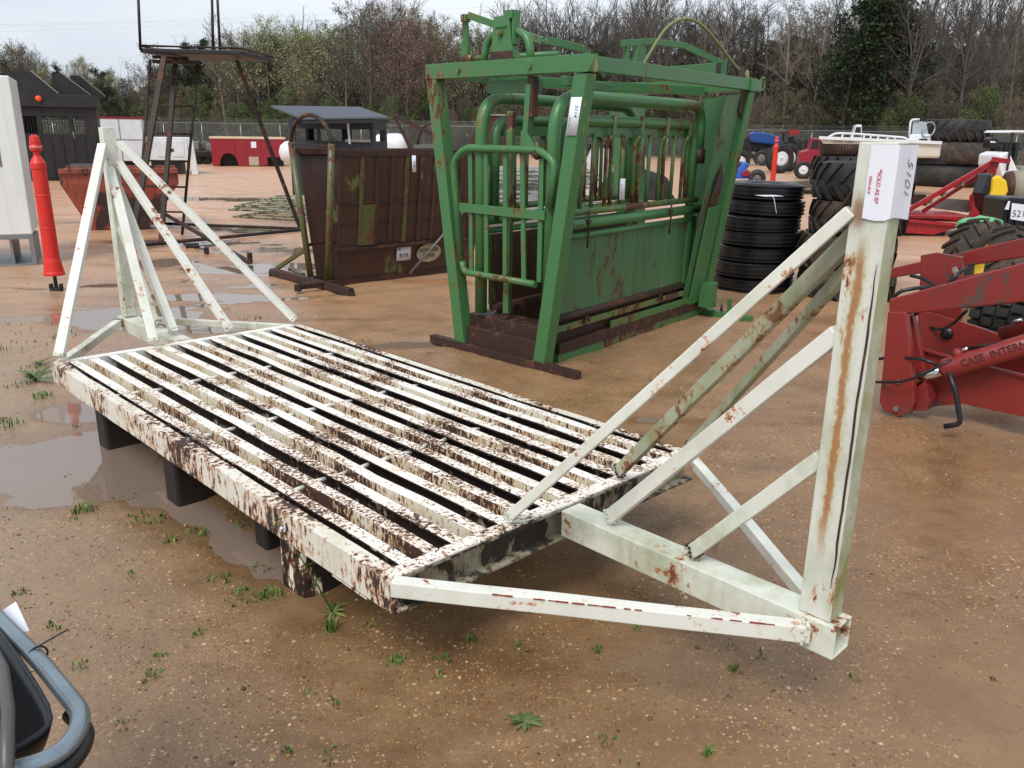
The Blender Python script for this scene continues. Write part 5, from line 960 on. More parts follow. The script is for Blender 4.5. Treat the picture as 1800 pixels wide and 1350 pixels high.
mk('body_shell', t_, 'redbody', rb); mk('top_trim', t_, plain('cream_trim', lin(214, 190, 160), .6), lambda m: fbox(m, F, -.03, L+.05, -2, .03, z, z+.09)); mk('beige_panel', t_, plain('beige_board', lin(178, 168, 142), .7), lambda m: fbox(m, F, F.at(455, 285)[0], F.at(438, 285)[0], .002, .02, .05, z*.36)); mk('shadowed_chassis', t_, 'black', lambda m: fbox(m, F, .1, L-.2, -1.58, -.45, .03, .6)); mk('paper_notice', t_, 'paper', lambda m: (fbox(m, F, F.at(450, 250)[0], F.at(441, 250)[0], .002, .008, z*.68, z*.9)), 0)
mk('door_seam', t_, 'rustdark', lambda m: [fbox(m, F, q, q+.02, .001, .006, .4, z) for q in (L*.32, L*.52, L*.68)])
# ------------------------------------------------------------------ shed
SF = Fr(G(516, 345), -4); sh = thing('deer_blind', SF(1.1, .8), 'small dark slate shed with window openings and a tilted grey roof', 'shed')
sx = lambda px: SF.at(px, 300)[0]; sz = lambda py, l=.5: zat(SF(l, 0), py); b0, b1 = sx(512), sx(658); zt_ = sz(207); za, zb_ = sz(247), sz(226)
def sw(m):
    wall_slab(m, SF, b0, b1, 0, .0, zt_, .05, [(sx(523), sx(560), za, zb_), (sx(566), sx(612), za, zb_), (sx(620), sx(652), za, zb_)])
    wall_slab(m, SF, b0, b1, 1.5, .0, zt_, .05, [(sx(523), sx(575), za-.1, zb_), (sx(590), sx(645), za-.1, zb_)])
    for l in (b0, b1-.05):
        fbox(m, SF, l, l+.05, .05, 1.5, 0, za); fbox(m, SF, l, l+.05, .05, 1.5, zb_, zt_); fbox(m, SF, l, l+.05, .05, .3, za, zb_); fbox(m, SF, l, l+.05, 1.3, 1.5, za, zb_)
mk('wall', sh, 'shed', sw)
q = [AT(531, 211, 20.4), AT(684, 209, 20.6), AT(632, 191, 22.8), AT(476, 189, 22.3)]
mk('roof', sh, 'shedroof', lambda m: m.plate(q, (0, 0, 1), .05), .008); mk('fascia', sh, 'black', lambda m: m.bar(q[0]-Vector((0, .0, .05)), q[1]-Vector((0, 0, .05)), .04, .07))
mk('window_sill', sh, 'panelwhite', lambda m: fbox(m, SF, sx(610), sx(654), -.06, -.002, za-.02, za+.04)); mk('white_post', sh, 'paper', lambda m: m.bar(SF(sx(619), -.1, sz(252)), SF(sx(617), -.1, sz(216)), .09, .03))
# propane tank and pipe rack behind
tk = thing('white_tank', G(690, 290), 'white horizontal tank behind the shed, right of its wall', 'tank'); a, b_ = AT(655, 257, 29), AT(716, 257, 29); r_ = .42
mk('tank_shell', tk, 'whitebody', lambda m: m.lathe([(.001, 0), (.25, .06), (.38, .18), (r_, .36), (r_, (b_-a).length-.3), (.38, (b_-a).length-.14), (.25, (b_-a).length-.03), (.001, (b_-a).length)], a, (b_-a), 20)); mk('saddle', tk, 'greydark', lambda m: [m.bar(a.lerp(b_, f)*Vector((1, 1, 0)) if 0 else Vector((a.lerp(b_, f).x, 29, 0)), a.lerp(b_, f), .5, .1) for f in (.25, .75)]); mk('valve_dome', tk, 'greydark', lambda m: m.lathe([(.12, 0), (.12, .12), (.001, .16)], a.lerp(b_, .4)+Vector((0, 0, r_-.02)), (0, 0, 1), 12))
tk2 = thing('white_tank', G(500, 300), 'white rounded tank end peeping out left of the slate shed', 'tank'); a = AT(502, 268, 26)
mk('tank_shell', tk2, 'whitebody', lambda m: m.lathe([(.001, -.2), (.2, -.15), (.32, .0), (.35, .2), (.35, 1.3), (.2, 1.5), (.001, 1.55)], a, (1, .3, 0), 16)); mk('saddle', tk2, 'greydark', lambda m: m.bar(Vector((a.x+.5, a.y+.15, 0)), a+Vector((.5, .15, -.2)), .4, .1))
# rusty bin behind the head gate
RB = Fr(G(872, 330), 180); rbn = thing('rusty_bin', RB(.6, -.4), 'dark brown rusty tapered bin seen through the head gate of the green chute', 'bin')
zz = lambda y: zat(RB(0, 0), y); X = lambda x, y: RB.at(x, y)[0]
mk('bin_body', rbn, 'rustdark', lambda m: (m.hexa([RB(X(905, 262), 0, zz(262)), RB(X(822, 262), 0, zz(262)), RB(X(822, 262), -1, zz(262)), RB(X(905, 262), -1, zz(262))], [RB(X(905, 203), 0, zz(203)), RB(X(843, 203), 0, zz(203)), RB(X(843, 203), -1, zz(203)), RB(X(905, 203), -1, zz(203))]), m.hexa([RB(X(890, 320), -.1, .2), RB(X(835, 320), -.1, .2), RB(X(835, 320), -.9, .2), RB(X(890, 320), -.9, .2)], [RB(X(905, 264), 0, zz(264)), RB(X(818, 264), 0, zz(264)), RB(X(818, 264), -1, zz(264)), RB(X(905, 264), -1, zz(264))])), .01)
mk('bin_leg', rbn, 'rustdark', lambda m: [m.bar(RB(X(x, 320), w_, 0), RB(X(x, 320), w_, .3), .08) for x in (840, 885) for w_ in (-.2, -.8)]); mk('bin_lip', rbn, 'panelwhite', lambda m: m.bar(RB(X(905, 203), .02, zz(202)), RB(X(843, 203), .02, zz(202)), .04, .04))
# ------------------------------------------------------------------ livestock panels
def panel_proto(nm, label, grp, mat, L=3.0, Wd=2.1):
    t_ = thing(nm, (0, 0, 0), label, 'gate panel', grp); m = MB(); m.tube(bent([(0, 0, 0), (L, 0, 0), (L, Wd, 0), (0, Wd, 0), (0, .2, 0)], .12, 4)+[Vector((0, 0, 0))], .019, 7); m.build('panel_frame', M[mat], t_, local=True)
    for k in range(1, 5): m = MB(); m.tube([(0, Wd*k/5, 0), (L, Wd*k/5, 0)], .014, 6); m.build('panel_rail', M[mat], t_, local=True)
    for f in (.33, .67): m = MB(); m.bar((L*f, 0, .018), (L*f, Wd, .018), .03, .008); m.build('panel_strap', M[mat], t_, local=True)
    return t_
pr = panel_proto('gate_panel', '', 'weathered pipe panels piled flat left of the brown chute', 'panelrust'); rr = random.Random(5)
c0 = G(500, 378)
for k in range(5):
    o_ = pr if k == 0 else copy_tree(pr); o_.location = (c0.x-.75+(.0, .2, -.15, .35, .1, .3)[k], c0.y-.7+(0, .7, .2, 1.1, -.2, .6)[k], .03+.05*k); o_.rotation_euler = (0, rr.uniform(-.008, .008), radians(-5+(-14, 9, -4, 17, 2, -10)[k])); o_['label'] = 'weathered green-grey pipe panel in the low pile left of the brown chute'
    if k == 4: o_['label'] = 'topmost weathered pipe panel of the low pile left of the brown chute'
pr2 = panel_proto('gate_panel', '', 'pipe panels in the tall stack behind the green chute', 'panelwhite', 3.4, 1.6); c0 = G(900, 400)
for k in range(13):
    o_ = pr2 if k == 0 else copy_tree(pr2); o_.location = (c0.x-1.9+rr.uniform(-.2, .2), c0.y+.2+rr.uniform(-.1, .1), .05+.075*k); o_.rotation_euler = (0, 0, radians(4+rr.uniform(-2, 2))); o_['label'] = 'pale worn pipe panel in the tall stack behind the green chute' if k < 12 else 'topmost pale pipe panel of the tall stack behind the green chute'
# tarps and bag seen through the chutes
def lump(nm, label, cat, px, py, D, sx_, sy_, sz_, mat, seed):
    p = G(px, py) if D is None else Vector((AT(px, py, D).x, D, 0)); t_ = thing(nm, p, label, cat); me_ = MB(); R_ = random.Random(seed); NU, NV = 22, 12; ph = [R_.uniform(0, 6) for _ in range(8)]
    vs = []
    for j in range(NV+1):
        for i in range(NU):
            a = 2*pi*i/NU; e = pi/2*j/NV; k = 1+.13*sin(3*a+ph[0])+.09*sin(5*a+ph[1]+2*e)+.06*sin(9*a+ph[2]+5*e)+.05*sin(14*a+ph[3]-7*e); vs.append(p+Vector((cos(a)*cos(e)**.6*sx_*k, sin(a)*cos(e)**.6*sy_*k, sin(e)*sz_*(1+.08*sin(4*a+ph[4])))))
    me_.add(vs, [(j*NU+i, j*NU+(i+1) % NU, (j+1)*NU+(i+1) % NU, (j+1)*NU+i) for j in range(NV) for i in range(NU)], True); me_.build('sheet', M[mat], t_); return t_
lump('tarp_bundle', 'grey crumpled tarp bundle on the ground left of the head gate bars', 'tarp', 860, 432, None, .28, .3, .62, 'tarp', 1)
lump('tarp_bundle', 'larger grey tarp bundle seen through the middle of the green chute', 'tarp', 950, 400, None, .55, .4, .55, 'tarp', 2)
lump('wrapped_bundle', 'white plastic wrapped bundle seen through the side bars of the green chute', 'bundle', 1058, 345, None, .55, .5, 1.15, 'bag', 3)
lump('tarp_bundle', 'dark grey covered heap behind the rear bars of the green chute', 'tarp', 1110, 350, None, .9, .5, .7, 'rubber', 4)
# ------------------------------------------------------------------ chain-link fence and overhead lines
fe = thing('chain_link_fence', AT(400, 245, 58)*Vector((1, 1, 0)) if 0 else (AT(400, 240, 58).x, 58, 0), 'grey chain-link fence with barbed wire arms running along the wood', 'fence')
fa = Vector((-62, 70, 0)); fb = Vector((70, 47, 0)); fl = (fb-fa).length; fd = (fb-fa)/fl; Z = Vector((0, 0, 1)); FH = 2.05
for k in range(int(fl/3.05)+1):
    p = fa+fd*3.05*k; m = MB(); m.tube([p, p+Z*FH], .035, 6); m.tube([p+Z*FH, p+Z*(FH+.32)-Vector((.2, .28, 0))], .022, 5)
    if k < 100: m.build('fence_post', M['zinc'], fe)
mk('top_rail', fe, 'zinc', lambda m: m.tube([fa+Z*FH, fb+Z*FH], .028, 6)); mk('barbed_wire', fe, 'zinc', lambda m: [m.tube([fa+Z*(FH+.1*k)-Vector((.065, .09, 0))*k, fb+Z*(FH+.1*k)-Vector((.065, .09, 0))*k], .009, 4) for k in (1, 2, 3)])
nw = int(fl/.16); sl = np.arange(nw)*.16; A0 = np.array(fa)[None]+np.array(fd)[None]*sl[:, None]; hw = .0045; up = np.array([0, 0, 1.]); dd = np.array(fd); Vs = []
for s_ in (1, -1):
    e = A0+dd*FH*s_+up*FH; n_ = (up*1-dd*s_)*hw; Vs.append(np.stack([A0-n_, A0+n_, e+n_, e-n_], 1))
V = np.concatenate(Vs).reshape(-1, 3)-np.array(fe.location)[None]; o = bpy.data.objects.new('chain_link_mesh', npmesh('chain_link_mesh', V, np.arange(len(V)).reshape(-1, 4), M['zinc'])); COL.objects.link(o); o.parent = fe
pwr = thing('power_lines', (-20, 60, 0), 'faint overhead power lines crossing the grey sky above the left treetops', 'power lines')
for y0, y1 in ((52, 20), (60, 30), (70, 58), (44, 36)): mk('wire', pwr, 'zinc', lambda m: m.tube([AT(-200, y0+3, 62), AT(200, y0-2+(y1-y0)*.3, 66), AT(700, y1, 70), AT(1300, y1-30, 76)], .005, 4))
# ------------------------------------------------------------------ seat in tube frame, bottom left corner
st = thing('bucket_seat', G(-80, 1300, 0), 'black moulded bucket seat in a bent silver tube frame at the bottom left corner', 'seat')
zs = .62; q_ = lambda x, y, z=zs: G(x, y, z)
path = bent([q_(-190, 960), q_(-40, 1052), q_(75, 1168), q_(150, 1262), q_(110, 1330), q_(-20, 1368), q_(-200, 1400)], .055, 7)
tbx = mk('tube_frame', st, 'tube', lambda m: m.tube(path, .0155, 16)); mk('rubber_sleeve', st, 'blacksoft', lambda m: m.tube([p-Vector((0, 0, .024)) for p in bent([q_(120, 1235), q_(155, 1268), q_(115, 1336), q_(-20, 1378), q_(-200, 1410)], .055, 7)], .014, 10))
def shell(m):
    NU, NV = 28, 12; c = q_(-75, 1240); vs = []; e1 = Vector((1, 0, 0)); e2 = Vector((0, 1, 0)); rim = [q_(-60, 1050), q_(0, 1112), q_(55, 1190), q_(95, 1265), q_(70, 1305), q_(-10, 1340), q_(-120, 1370), q_(-260, 1350), q_(-300, 1230), q_(-230, 1090), q_(-140, 1040)]
    R = []
    for i in range(NU):
        f = i/NU*len(rim); k = int(f); g_ = f-k; p0, p1, p2, p3 = [rim[(k+j) % len(rim)] for j in (-1, 0, 1, 2)]
        R.append(.5*((2*p1)+(p2-p0)*g_+(2*p0-5*p1+4*p2-p3)*g_**2+(3*p1-p0-3*p2+p3)*g_**3))
    for j in range(NV+1):
        f = j/NV
        for p in R: vs.append(p.lerp(c, f)+Vector((0, 0, .012-.17*sin(f*pi/2)**.7*1.0+.03*f*f)))
    m.add(vs, [(j*NU+i, j*NU+(i+1) % NU, (j+1)*NU+(i+1) % NU, (j+1)*NU+i) for j in range(NV) for i in range(NU)], True)
o_ = mk('seat_shell', st, 'blacksoft', shell); s_ = o_.modifiers.new('thick', 'SOLIDIFY'); s_.thickness = .008
mk('seat_back_edge', st, plain('grey_moulded_plastic', lin(84, 80, 78), .4), lambda m: m.tube([q_(-30, 1110, .68), q_(4, 1175, .68), q_(14, 1250, .68), q_(12, 1360, .66)], .010, 10))
mk('support_leg', st, 'tube', lambda m: (m.tube([q_(-190, 960), q_(-190, 960)*Vector((1, 1, 0)) if 0 else Vector((q_(-190, 960).x, q_(-190, 960).y, 0))], .014, 10), m.tube([q_(-200, 1400), Vector((q_(-200, 1400).x, q_(-200, 1400).y, 0))], .014, 10)))
c = q_(66, 1152); mk('cable_tie', st, 'black', lambda m: (m.tube(arc(c, .0175, 0, 360, 14, (q_(75, 1168)-q_(-40, 1052)).cross(Z).normalized(), (0, 0, 1)), .002, 5), m.bar(c+Vector((0, 0, .017)), q_(120, 1106, .66), .004, .0015)))
mk('paper_tag', st, 'paper', lambda m: m.plate([q_(2, 1075, .60), q_(28, 1058, .60), q_(52, 1110, .60), q_(40, 1112, .60)], (0, 0, 1), .001))
# ------------------------------------------------------------------ tyres
def tyre_prof(R, w, bead=.55, rnd=.32):
    b = R*bead; s = w/2; p = [(b, -s*.72), (b+.02, -s*.9), ((b+R)/2, -s*1.02), (R-.10*R, -s*.96), (R-.02*R, -s*.72), (R, -s*.35), (R, s*.35), (R-.02*R, s*.72), (R-.10*R, s*.96), ((b+R)/2, s*1.02), (b+.02, s*.9), (b, s*.72), (b+.025, s*.6), (R*.93-.02, s*.5), (R*.93-.02, -s*.5), (b+.025, -s*.6)]
    return p
def round_prof(R, w): b = R*.55; s = w/2; return [(b, -s*.6), (b+.04, -s*.85), ((b+R)/2, -s), (R*.9, -s*.9), (R*.97, -s*.6), (R, -s*.2), (R, s*.2), (R*.97, s*.6), (R*.9, s*.9), ((b+R)/2, s), (b+.04, s*.85), (b, s*.6), (b+.03, s*.4), (b+.03, -s*.4)]
def lugs(m, R, w, n, h, chev=.35, wid=.22):
    for k in range(n):
        for sgn in (-1, 1):
            a0 = 2*pi*(k+(0 if sgn > 0 else .5))/n; vs = []
            steps = 4
            for j in range(steps+1):
                f = j/steps; z = sgn*w*(.02+.46*f); a = a0+chev*f*(2*pi/n)*2.2; rr = R*(1-.03*f**3); da = wid*pi/n*(1+.25*f)
                for r_ in (rr-.01, rr+h*(1-.25*f)):
                    for d in (-da, da): vs.append((r_*cos(a+d), r_*sin(a+d), z))
            fs = [(0, 1, 3, 2), (4*steps+1, 4*steps, 4*steps+2, 4*steps+3)]
            for j in range(steps): q = 4*j; fs += [(q+2, q+3, q+7, q+6), (q, q+2, q+6, q+4), (q+3, q+1, q+5, q+7)]
            m.add(vs, fs)
def tyre_mesh(kind, R, w, mat, name='tyre_casing'):
    m = MB(); m.lathe(round_prof(R, w) if kind == 'plain' else tyre_prof(R if kind == 'rib' else R-.02, w), seg=44, closed=True)
    if kind == 'rib':
        for z in (-.33, -.12, .12, .33): m.lathe([(R-.004, w*(z-.05)), (R+.012, w*(z-.045)), (R+.012, w*(z+.045)), (R-.004, w*(z+.05))], seg=44, smooth=False)
    elif kind == 'lug': lugs(m, R-.025, w, 19 if R < .6 else 22, .035 if R < .6 else .05)
    elif kind == 'block':
        for k in range(30):
            for z in (-.36, -.12, .12, .36): a = 2*pi*(k+(.5 if abs(z) < .2 else 0))/30; c = Vector(((R-.012)*cos(a), (R-.012)*sin(a), z*w)); m.box(c, .03, R*.15, w*.19, a)
    return m
def tyre(kind, R, w, mat, loc, label, group, rot=(0, 0, 0), rim=None, proto={}):
    key = (kind, R, w, mat, rim)
    if key in proto: t_ = copy_tree(proto[key])
    else:
        t_ = thing('tyre', (0, 0, 0), label, 'tyre', group); tyre_mesh(kind, R, w, mat).build('tyre_casing', M[mat], t_, local=True)
        if rim: m = MB(); m.lathe([(.04, .03*w), (R*.3, .04*w), (R*.36, .22*w), (R*.52, .3*w), (R*.56, .42*w), (R*.56, -.42*w), (R*.52, -.3*w), (R*.34, 0), (.04, 0)], seg=28); m.build('rim', M[rim], t_, local=True)
        proto[key] = t_
    t_.location = loc; t_.rotation_euler = rot; t_['label'] = label
    if group: t_['group'] = group
    elif 'group' in t_: del t_['group']
    return t_
rt = random.Random(12)
c = G(1320, 506); z = 0.
ORD = ['lowest', 'second from the ground', 'third from the ground', 'fourth from the ground', 'fifth from the ground', 'sixth from the ground', 'topmost']
for k in range(7):
    h = .157; tyre('rib', .412-.005*k, .17, 'rubberwet', (c.x+rt.uniform(-.018, .018)+.01*k, c.y+rt.uniform(-.02, .02), z+h/2), ORD[k]+' ribbed black tyre in the stack right of the green chute', 'ribbed tyres stacked beside the green chute', (rt.uniform(-.012, .012), rt.uniform(-.02, .02), rt.uniform(0, 6))); z += h+.001
lab = thing('lot_sheet', (c.x, c.y, z), 'white paper lot sheet lying on top of the ribbed tyre stack', 'paper'); p0 = G(1352, 344, z+.012); mk('paper', lab, 'paper', lambda m: (m.box(p0, .17, .13, .002, .3),)); mk('tie_string', lab, 'paper', lambda m: m.tube([p0+Vector((0, -.06, 0)), p0+Vector((.0, -.13, -.01)), p0+Vector((.01, -.2, -.12))], .002, 4))
c = G(1488, 520); z = 0.
for k, (R, w, mt) in enumerate(((.47, .31, 'rubberbrown'), (.475, .33, 'rubberbrown'), (.46, .33, 'rubberbrown'), (.475, .36, 'rubber'))):
    tyre('lug', R, w, mt, (c.x+(-.03, -.06, .0, .02)[k], c.y+(0, .03, -.02, .02)[k], z+w/2), ('bottom', 'second lowest', 'third', 'top')[k]+' muddy lugged tyre in the stack behind the near white post', 'lugged tyres stacked behind the white post', (0, rt.uniform(-.015, .015), rt.uniform(0, 6))); z += w+.002
c = AT(1500, 300, 13.0); z = 0.
for k in range(3):
    w = .435; tyre('lug', (.50, .52, .68)[k], w, 'rubber', (c.x+(.16, .14, .08)[k], 13.0, z+w/2), ('bottom', 'middle', 'top')[k]+' large black tractor tyre in the pile behind the lugged stack', 'large tractor tyres piled farther back', (0, 0, rt.uniform(0, 6))); z += w+.002
m = MB(); rg_ = thing('gear_ring', (c.x-.12, 13.0, z), 'rusty toothed gear ring resting on the large tractor tyres', 'gear ring'); m.lathe([(.36, 0), (.385, 0), (.385, .17), (.36, .17)], (c.x-.12, 13.0, z), seg=40, closed=True)
for k in range(60): a = 2*pi*k/60; m.box((c.x-.12+.392*cos(a), 13.0+.392*sin(a), z+.1), .02, .02, .14, a)
m.build('ring', M['rustdark'], rg_)
card('lot_tag', (c.x+.05, 13-.80, z-.16), (1, 0, -.9), (.9, 0, 1), .07, .22, rg_)
c = G(1683, 330); s_ = (c.y)*.00069; z = 0.
for k, (R, w, kd, mt) in enumerate(((1.18, .76, 'plain', 'rubber'), (1.28, .76, 'plain', 'rubberbrown'), (1.16, .72, 'lug', 'rubber'))):
    tyre(kd, R, w, mt, (c.x+(-.0, .05, .02)[k], c.y+1, z+w/2), ('bottom', 'middle', 'top')[k]+' huge tyre in the three-high pile at the right behind the red implement', 'huge tyres piled three high at the right', (0, 0, rt.uniform(0, 6))); z += w+.004
tyre('lug', .95, .62, 'rubber', (c.x-2.5, c.y+2.2, .31), 'bottom black tyre half hidden left of the huge tyre pile', None); tyre('lug', .95, .62, 'rubber', (c.x-2.5, c.y+2.2, .935), 'upper black tyre half hidden left of the huge tyre pile', None)
tyre('lug', .95, .62, 'rubber', (c.x+1.8, c.y+2.6, .95), 'upright black tyre leaning right behind the huge tyre pile', None, (pi/2, 0, .5))
# timber and small frame
tm = thing('timber_beam', G(1395, 330), 'grey wet timber beam lying on the ground behind the tyre stacks', 'beam'); mk('beam', tm, 'concrete', lambda m: m.bar(G(1325, 336, .14), G(1428, 322, .2), .26, .26), .015)
mk('chock', tm, 'black', lambda m: m.box(G(1426, 338, .05), .5, .3, .12, .2))
# ------------------------------------------------------------------ blue quad
def whl(x, y, R, w, parent, D, nm='wheel', rimmat='whitebody', ax=None, P0=None):
    p = AT(x, y, D); p = Vector((p.x, D, R)) if P0 is None else P0; o_ = mk(nm, parent, 'rubber', lambda m: m.lathe([(R*.5, -w/2), (R*.93, -w/2), (R, -w*.3), (R, w*.3), (R*.93, w/2), (R*.5, w/2), (R*.55, 0)], p, ax or (-.2, 1, 0), 26, closed=True)); mk('rim', o_, rimmat, lambda m: m.lathe([(.03, -w*.48), (R*.3, -w*.3), (R*.52, -w*.5), (R*.52, w*.2), (.03, w*.2)], p, ax or (-.2, 1, 0), 20, cap=False)); return o_
QF = Fr(G(1305, 329), 15); qd = thing('quad_bike', QF(-.2, .4), 'blue quad bike with black seat and red tail lamp behind the tyre stack', 'quad bike'); D2 = QF.o.y; A2 = lambda x, y, d=0: AT(x, y, D2+d)
for (x, y, d) in ((1331, 314, 0), (1265, 316, 0), (1331, 314, .9), (1265, 316, .9)): whl(0, 0, .27, .26, qd, D2, rimmat='greydark', ax=Vector((.3, 1, 0)), P0=Vector((A2(x, y, d).x, D2+d, .27)))
mk('fender', qd, 'blue', lambda m: m.plate([A2(x, y, .1) for x, y in [(1250, 312), (1290, 306), (1304, 290), (1312, 284), (1316, 288), (1312, 300), (1322, 306), (1322, 314), (1290, 314), (1250, 318)]], (0, 1, 0), .75), .03); mk('seat', qd, 'blacksoft', lambda m: m.plate([A2(x, y, .25) for x, y in [(1250, 298), (1285, 294), (1300, 286), (1308, 286), (1298, 303), (1250, 308)]], (0, 1, 0), .35), .04)
mk('tail_lamp', qd, 'redbody', lambda m: m.plate([A2(x, y, .05) for x, y in [(1304, 302), (1314, 298), (1324, 308), (1320, 312), (1304, 310)]], (0, 1, 0), .5), .02); mk('rack', qd, 'zinc', lambda m: m.bar(A2(1312, 289), A2(1335, 290), .04)); mk('footrest', qd, 'blue', lambda m: m.bar(A2(1255, 322), A2(1322, 318), .4, .06), .02); mk('axle', qd, 'blue', lambda m: m.bar(A2(1316, 316, .3), A2(1320, 329, .3), .1, .14))
# ------------------------------------------------------------------ blue tractor far back
D3 = 40.; A3 = lambda x, y, d=0: AT(x, y, D3+d); tt_ = thing('tractor', (A3(1355, 270).x, D3, 0), 'blue tractor with wide black tyres parked in the far row', 'tractor')
whl(1301, 262, .50, .35, tt_, D3-.4); whl(1301, 262, .5, .35, tt_, D3+1.2); whl(1372, 262, .66, .4, tt_, D3-.6); whl(1386, 262, .66, .4, tt_, D3+1.5)
mk('bonnet', tt_, 'bluetr', lambda m: m.plate([A3(x, y) for x, y in [(1316, 235), (1325, 231), (1350, 234), (1372, 241), (1372, 256), (1320, 250)]], Vector((.3, 1, 0)), .9), .06); mk('chassis', tt_, 'black', lambda m: m.plate([A3(x, y, .2) for x, y in [(1300, 246), (1385, 250), (1385, 262), (1300, 260)]], Vector((.3, 1, 0)), .5)); mk('steering_post', tt_, 'black', lambda m: (m.bar(A3(1376, 248, .4), A3(1378, 234, .4), .08), m.bar(A3(1372, 234, .4), A3(1384, 233, .4), .4, .05))); mk('tractor_seat', tt_, 'blacksoft', lambda m: m.plate([A3(x, y, .2) for x, y in [(1386, 240), (1396, 238), (1398, 250), (1384, 250)]], Vector((.3, 1, 0)), .5), .03)
for i, (x, y, w, h, lb) in enumerate(((1316, 275, .75, .45, 'pale equipment crate on a pallet in front of the blue tractor'), (1347, 277, .75, .62, 'pale steel box on a pallet behind the distant traffic post'))):
    p = G(x, y+1); t_ = thing('crate', p, lb, 'crate'); mk('pallet', t_, 'black', lambda m: m.box(p+Vector((0, 0, .06)), w*1.7, .9, .12, .1)); mk('box', t_, 'bare' if i else 'whitebody', lambda m: (m.box(p+Vector((-.1, 0, .12+h/2)), w, .6, h, .1), m.box(p+Vector((.45, 0, .12+h/3)), w*.4, .5, h*.6, .1)), .02)
# second tractor, dark machines and pickups of the far row
def machine(nm, cat, label, x0, x1, yb, yt, D, col, cab=False):
    a = AT(x0, 250, D); F = Fr((a.x, D), -degrees(atan2(a.x, D))*.85); L = F.at(x1, 250)[0]; z = zat((a.x, D), yt); t_ = thing(nm, F(L/2, .8), label, cat)
    if nm == 'pickup':
        k = z; mk('body', t_, col, lambda m: m.plate([F(l*L, 0, h*k) for l, h in [(.0, .28), (.0, .66), (.27, .72), (.36, 1.), (.58, 1.), (.66, .7), (1, .68), (1, .28), (.9, .28), (.87, .42), (.76, .42), (.73, .28), (.27, .28), (.24, .42), (.13, .42), (.1, .28)]], F.w, 1.7), .03)
        mk('window', t_, 'black', lambda m: m.plate([F(l*L, -.01, h*k) for l, h in [(.33, .74), (.38, .95), (.56, .95), (.62, .74)]], -F.w, .008))
        for l in (.18, .81): whl(0, 0, .36, .22, t_, D, ax=F.w, P0=F(l*L, .1, .36))
    else:
        R_ = random.Random(int(x0)); mk('deck', t_, col, lambda m: fbox(m, F, 0, L, 0, 1.8, .45, .62), .02); mk('load', t_, col, lambda m: [m.box(F(L*(k+.5)/6, .5+.3*(k % 2), .62+(z-.62)*R_.uniform(.25, .5)), L/7, .6, (z-.62)*R_.uniform(.5, 1), R_.uniform(-.3, .3)) for k in range(6)], .03)
        for l in (.2, .8): whl(0, 0, .44, .26, t_, D, rimmat='greydark', ax=F.w, P0=F(l*L, -.1, .44))
        if cab: mk('marker', t_, 'redbody', lambda m: m.box(F(L*.5, .4, z+.15), .5, .3, .25), .02)
    return t_
machine('pickup', 'pickup', 'dark red pickup parked just left of the boat', 1408, 1462, 275, 242, 34, 'redbody')
machine('implement', 'farm machine', 'black farm machine with a red marker between blue tractor and red pickup', 1376, 1412, 270, 238, 44, 'black', True)
machine('implement', 'farm machine', 'black farm machine at the far left end of the row behind the blue tractor', 1296, 1352, 262, 234, 50, 'black')
machine('implement', 'farm machine', 'low black farm machine behind the boat bow', 1416, 1500, 262, 236, 54, 'black')
machine('implement', 'farm machine', 'dark farm machine beside the golf cart at the right edge', 1735, 1790, 275, 240, 33, 'black')
machine('implement', 'farm machine', 'dark farm machine seen between the bars of the green chute', 1020, 1110, 268, 244, 40, 'black')
machine('pickup', 'pickup', 'white pickup seen through the upper bars of the green chute', 1010, 1100, 290, 262, 26, 'whitebody')
mb = machine('pickup', 'pickup', 'white van-like pickup roof showing above the boat rail', 1484, 1530, 262, 219, 44, 'whitebody')
# ------------------------------------------------------------------ boat on trailer
BN = Vector((.44, 1, 0)).normalized(); D4 = 24.; A4 = lambda x, y, d=0: AT(x, y, D4+d); bt = thing('boat', (A4(1560, 260).x, D4+1, 0), 'cream fishing boat with white railing and console on a trailer behind the post', 'boat')
mk('hull', bt, plain('cream_gelcoat', lin(214, 208, 192), .3), lambda m: m.plate([A4(x, y) for x, y in [(1440, 243), (1500, 246), (1600, 250), (1655, 252), (1652, 278), (1480, 276), (1452, 262)]], BN, 1.9), .06)
mk('gunwale', bt, 'whitebody', lambda m: m.bar(A4(1440, 242, -.04), A4(1655, 251, -.04), .06, .08)); mk('railing', bt, 'whitebody', lambda m: (m.tube(bent([A4(1455, 242), A4(1468, 234), A4(1500, 235), A4(1592, 242), A4(1600, 250)], .2, 3), .03, 7), [m.tube([A4(x, 235+(x-1470)*.05), A4(x-4, 247)], .022, 6) for x in (1482, 1499, 1520, 1532, 1545, 1562, 1575)]))
mk('console', bt, 'whitebody', lambda m: m.plate([A4(x, y, .5) for x, y in [(1596, 250), (1600, 236), (1636, 236), (1636, 258), (1596, 256)]], BN, .8), .03); mk('console_locker', bt, 'black', lambda m: m.plate([A4(x, y, .48) for x, y in [(1616, 244), (1630, 244), (1630, 254), (1616, 253)]], BN, .02))
ws = mk('windscreen', bt, 'glass', lambda m: m.plate([A4(x, y, .7) for x, y in [(1603, 236), (1605, 213), (1628, 214), (1632, 236)]], BN, .02)); mk('screen_frame', ws, 'whitebody', lambda m: (m.tube(bent([A4(1598, 240, .66), A4(1601, 210, .66), A4(1616, 210, .66)], .1, 3), .03, 7)))
mk('steering_wheel', bt, 'zinc', lambda m: m.tube(arc(A4(1632, 228, .5), .22, 0, 360, 16, (.8, 0, .3), (0, .3, .9)), .02, 6)); mk('registration_marks', bt, 'ink', lambda m: [m.bar(A4(1466+k*4.2, 247.5, -.05), A4(1466.5+k*4.2, 251, -.05), .03, .01) for k in range(9) if k != 4])
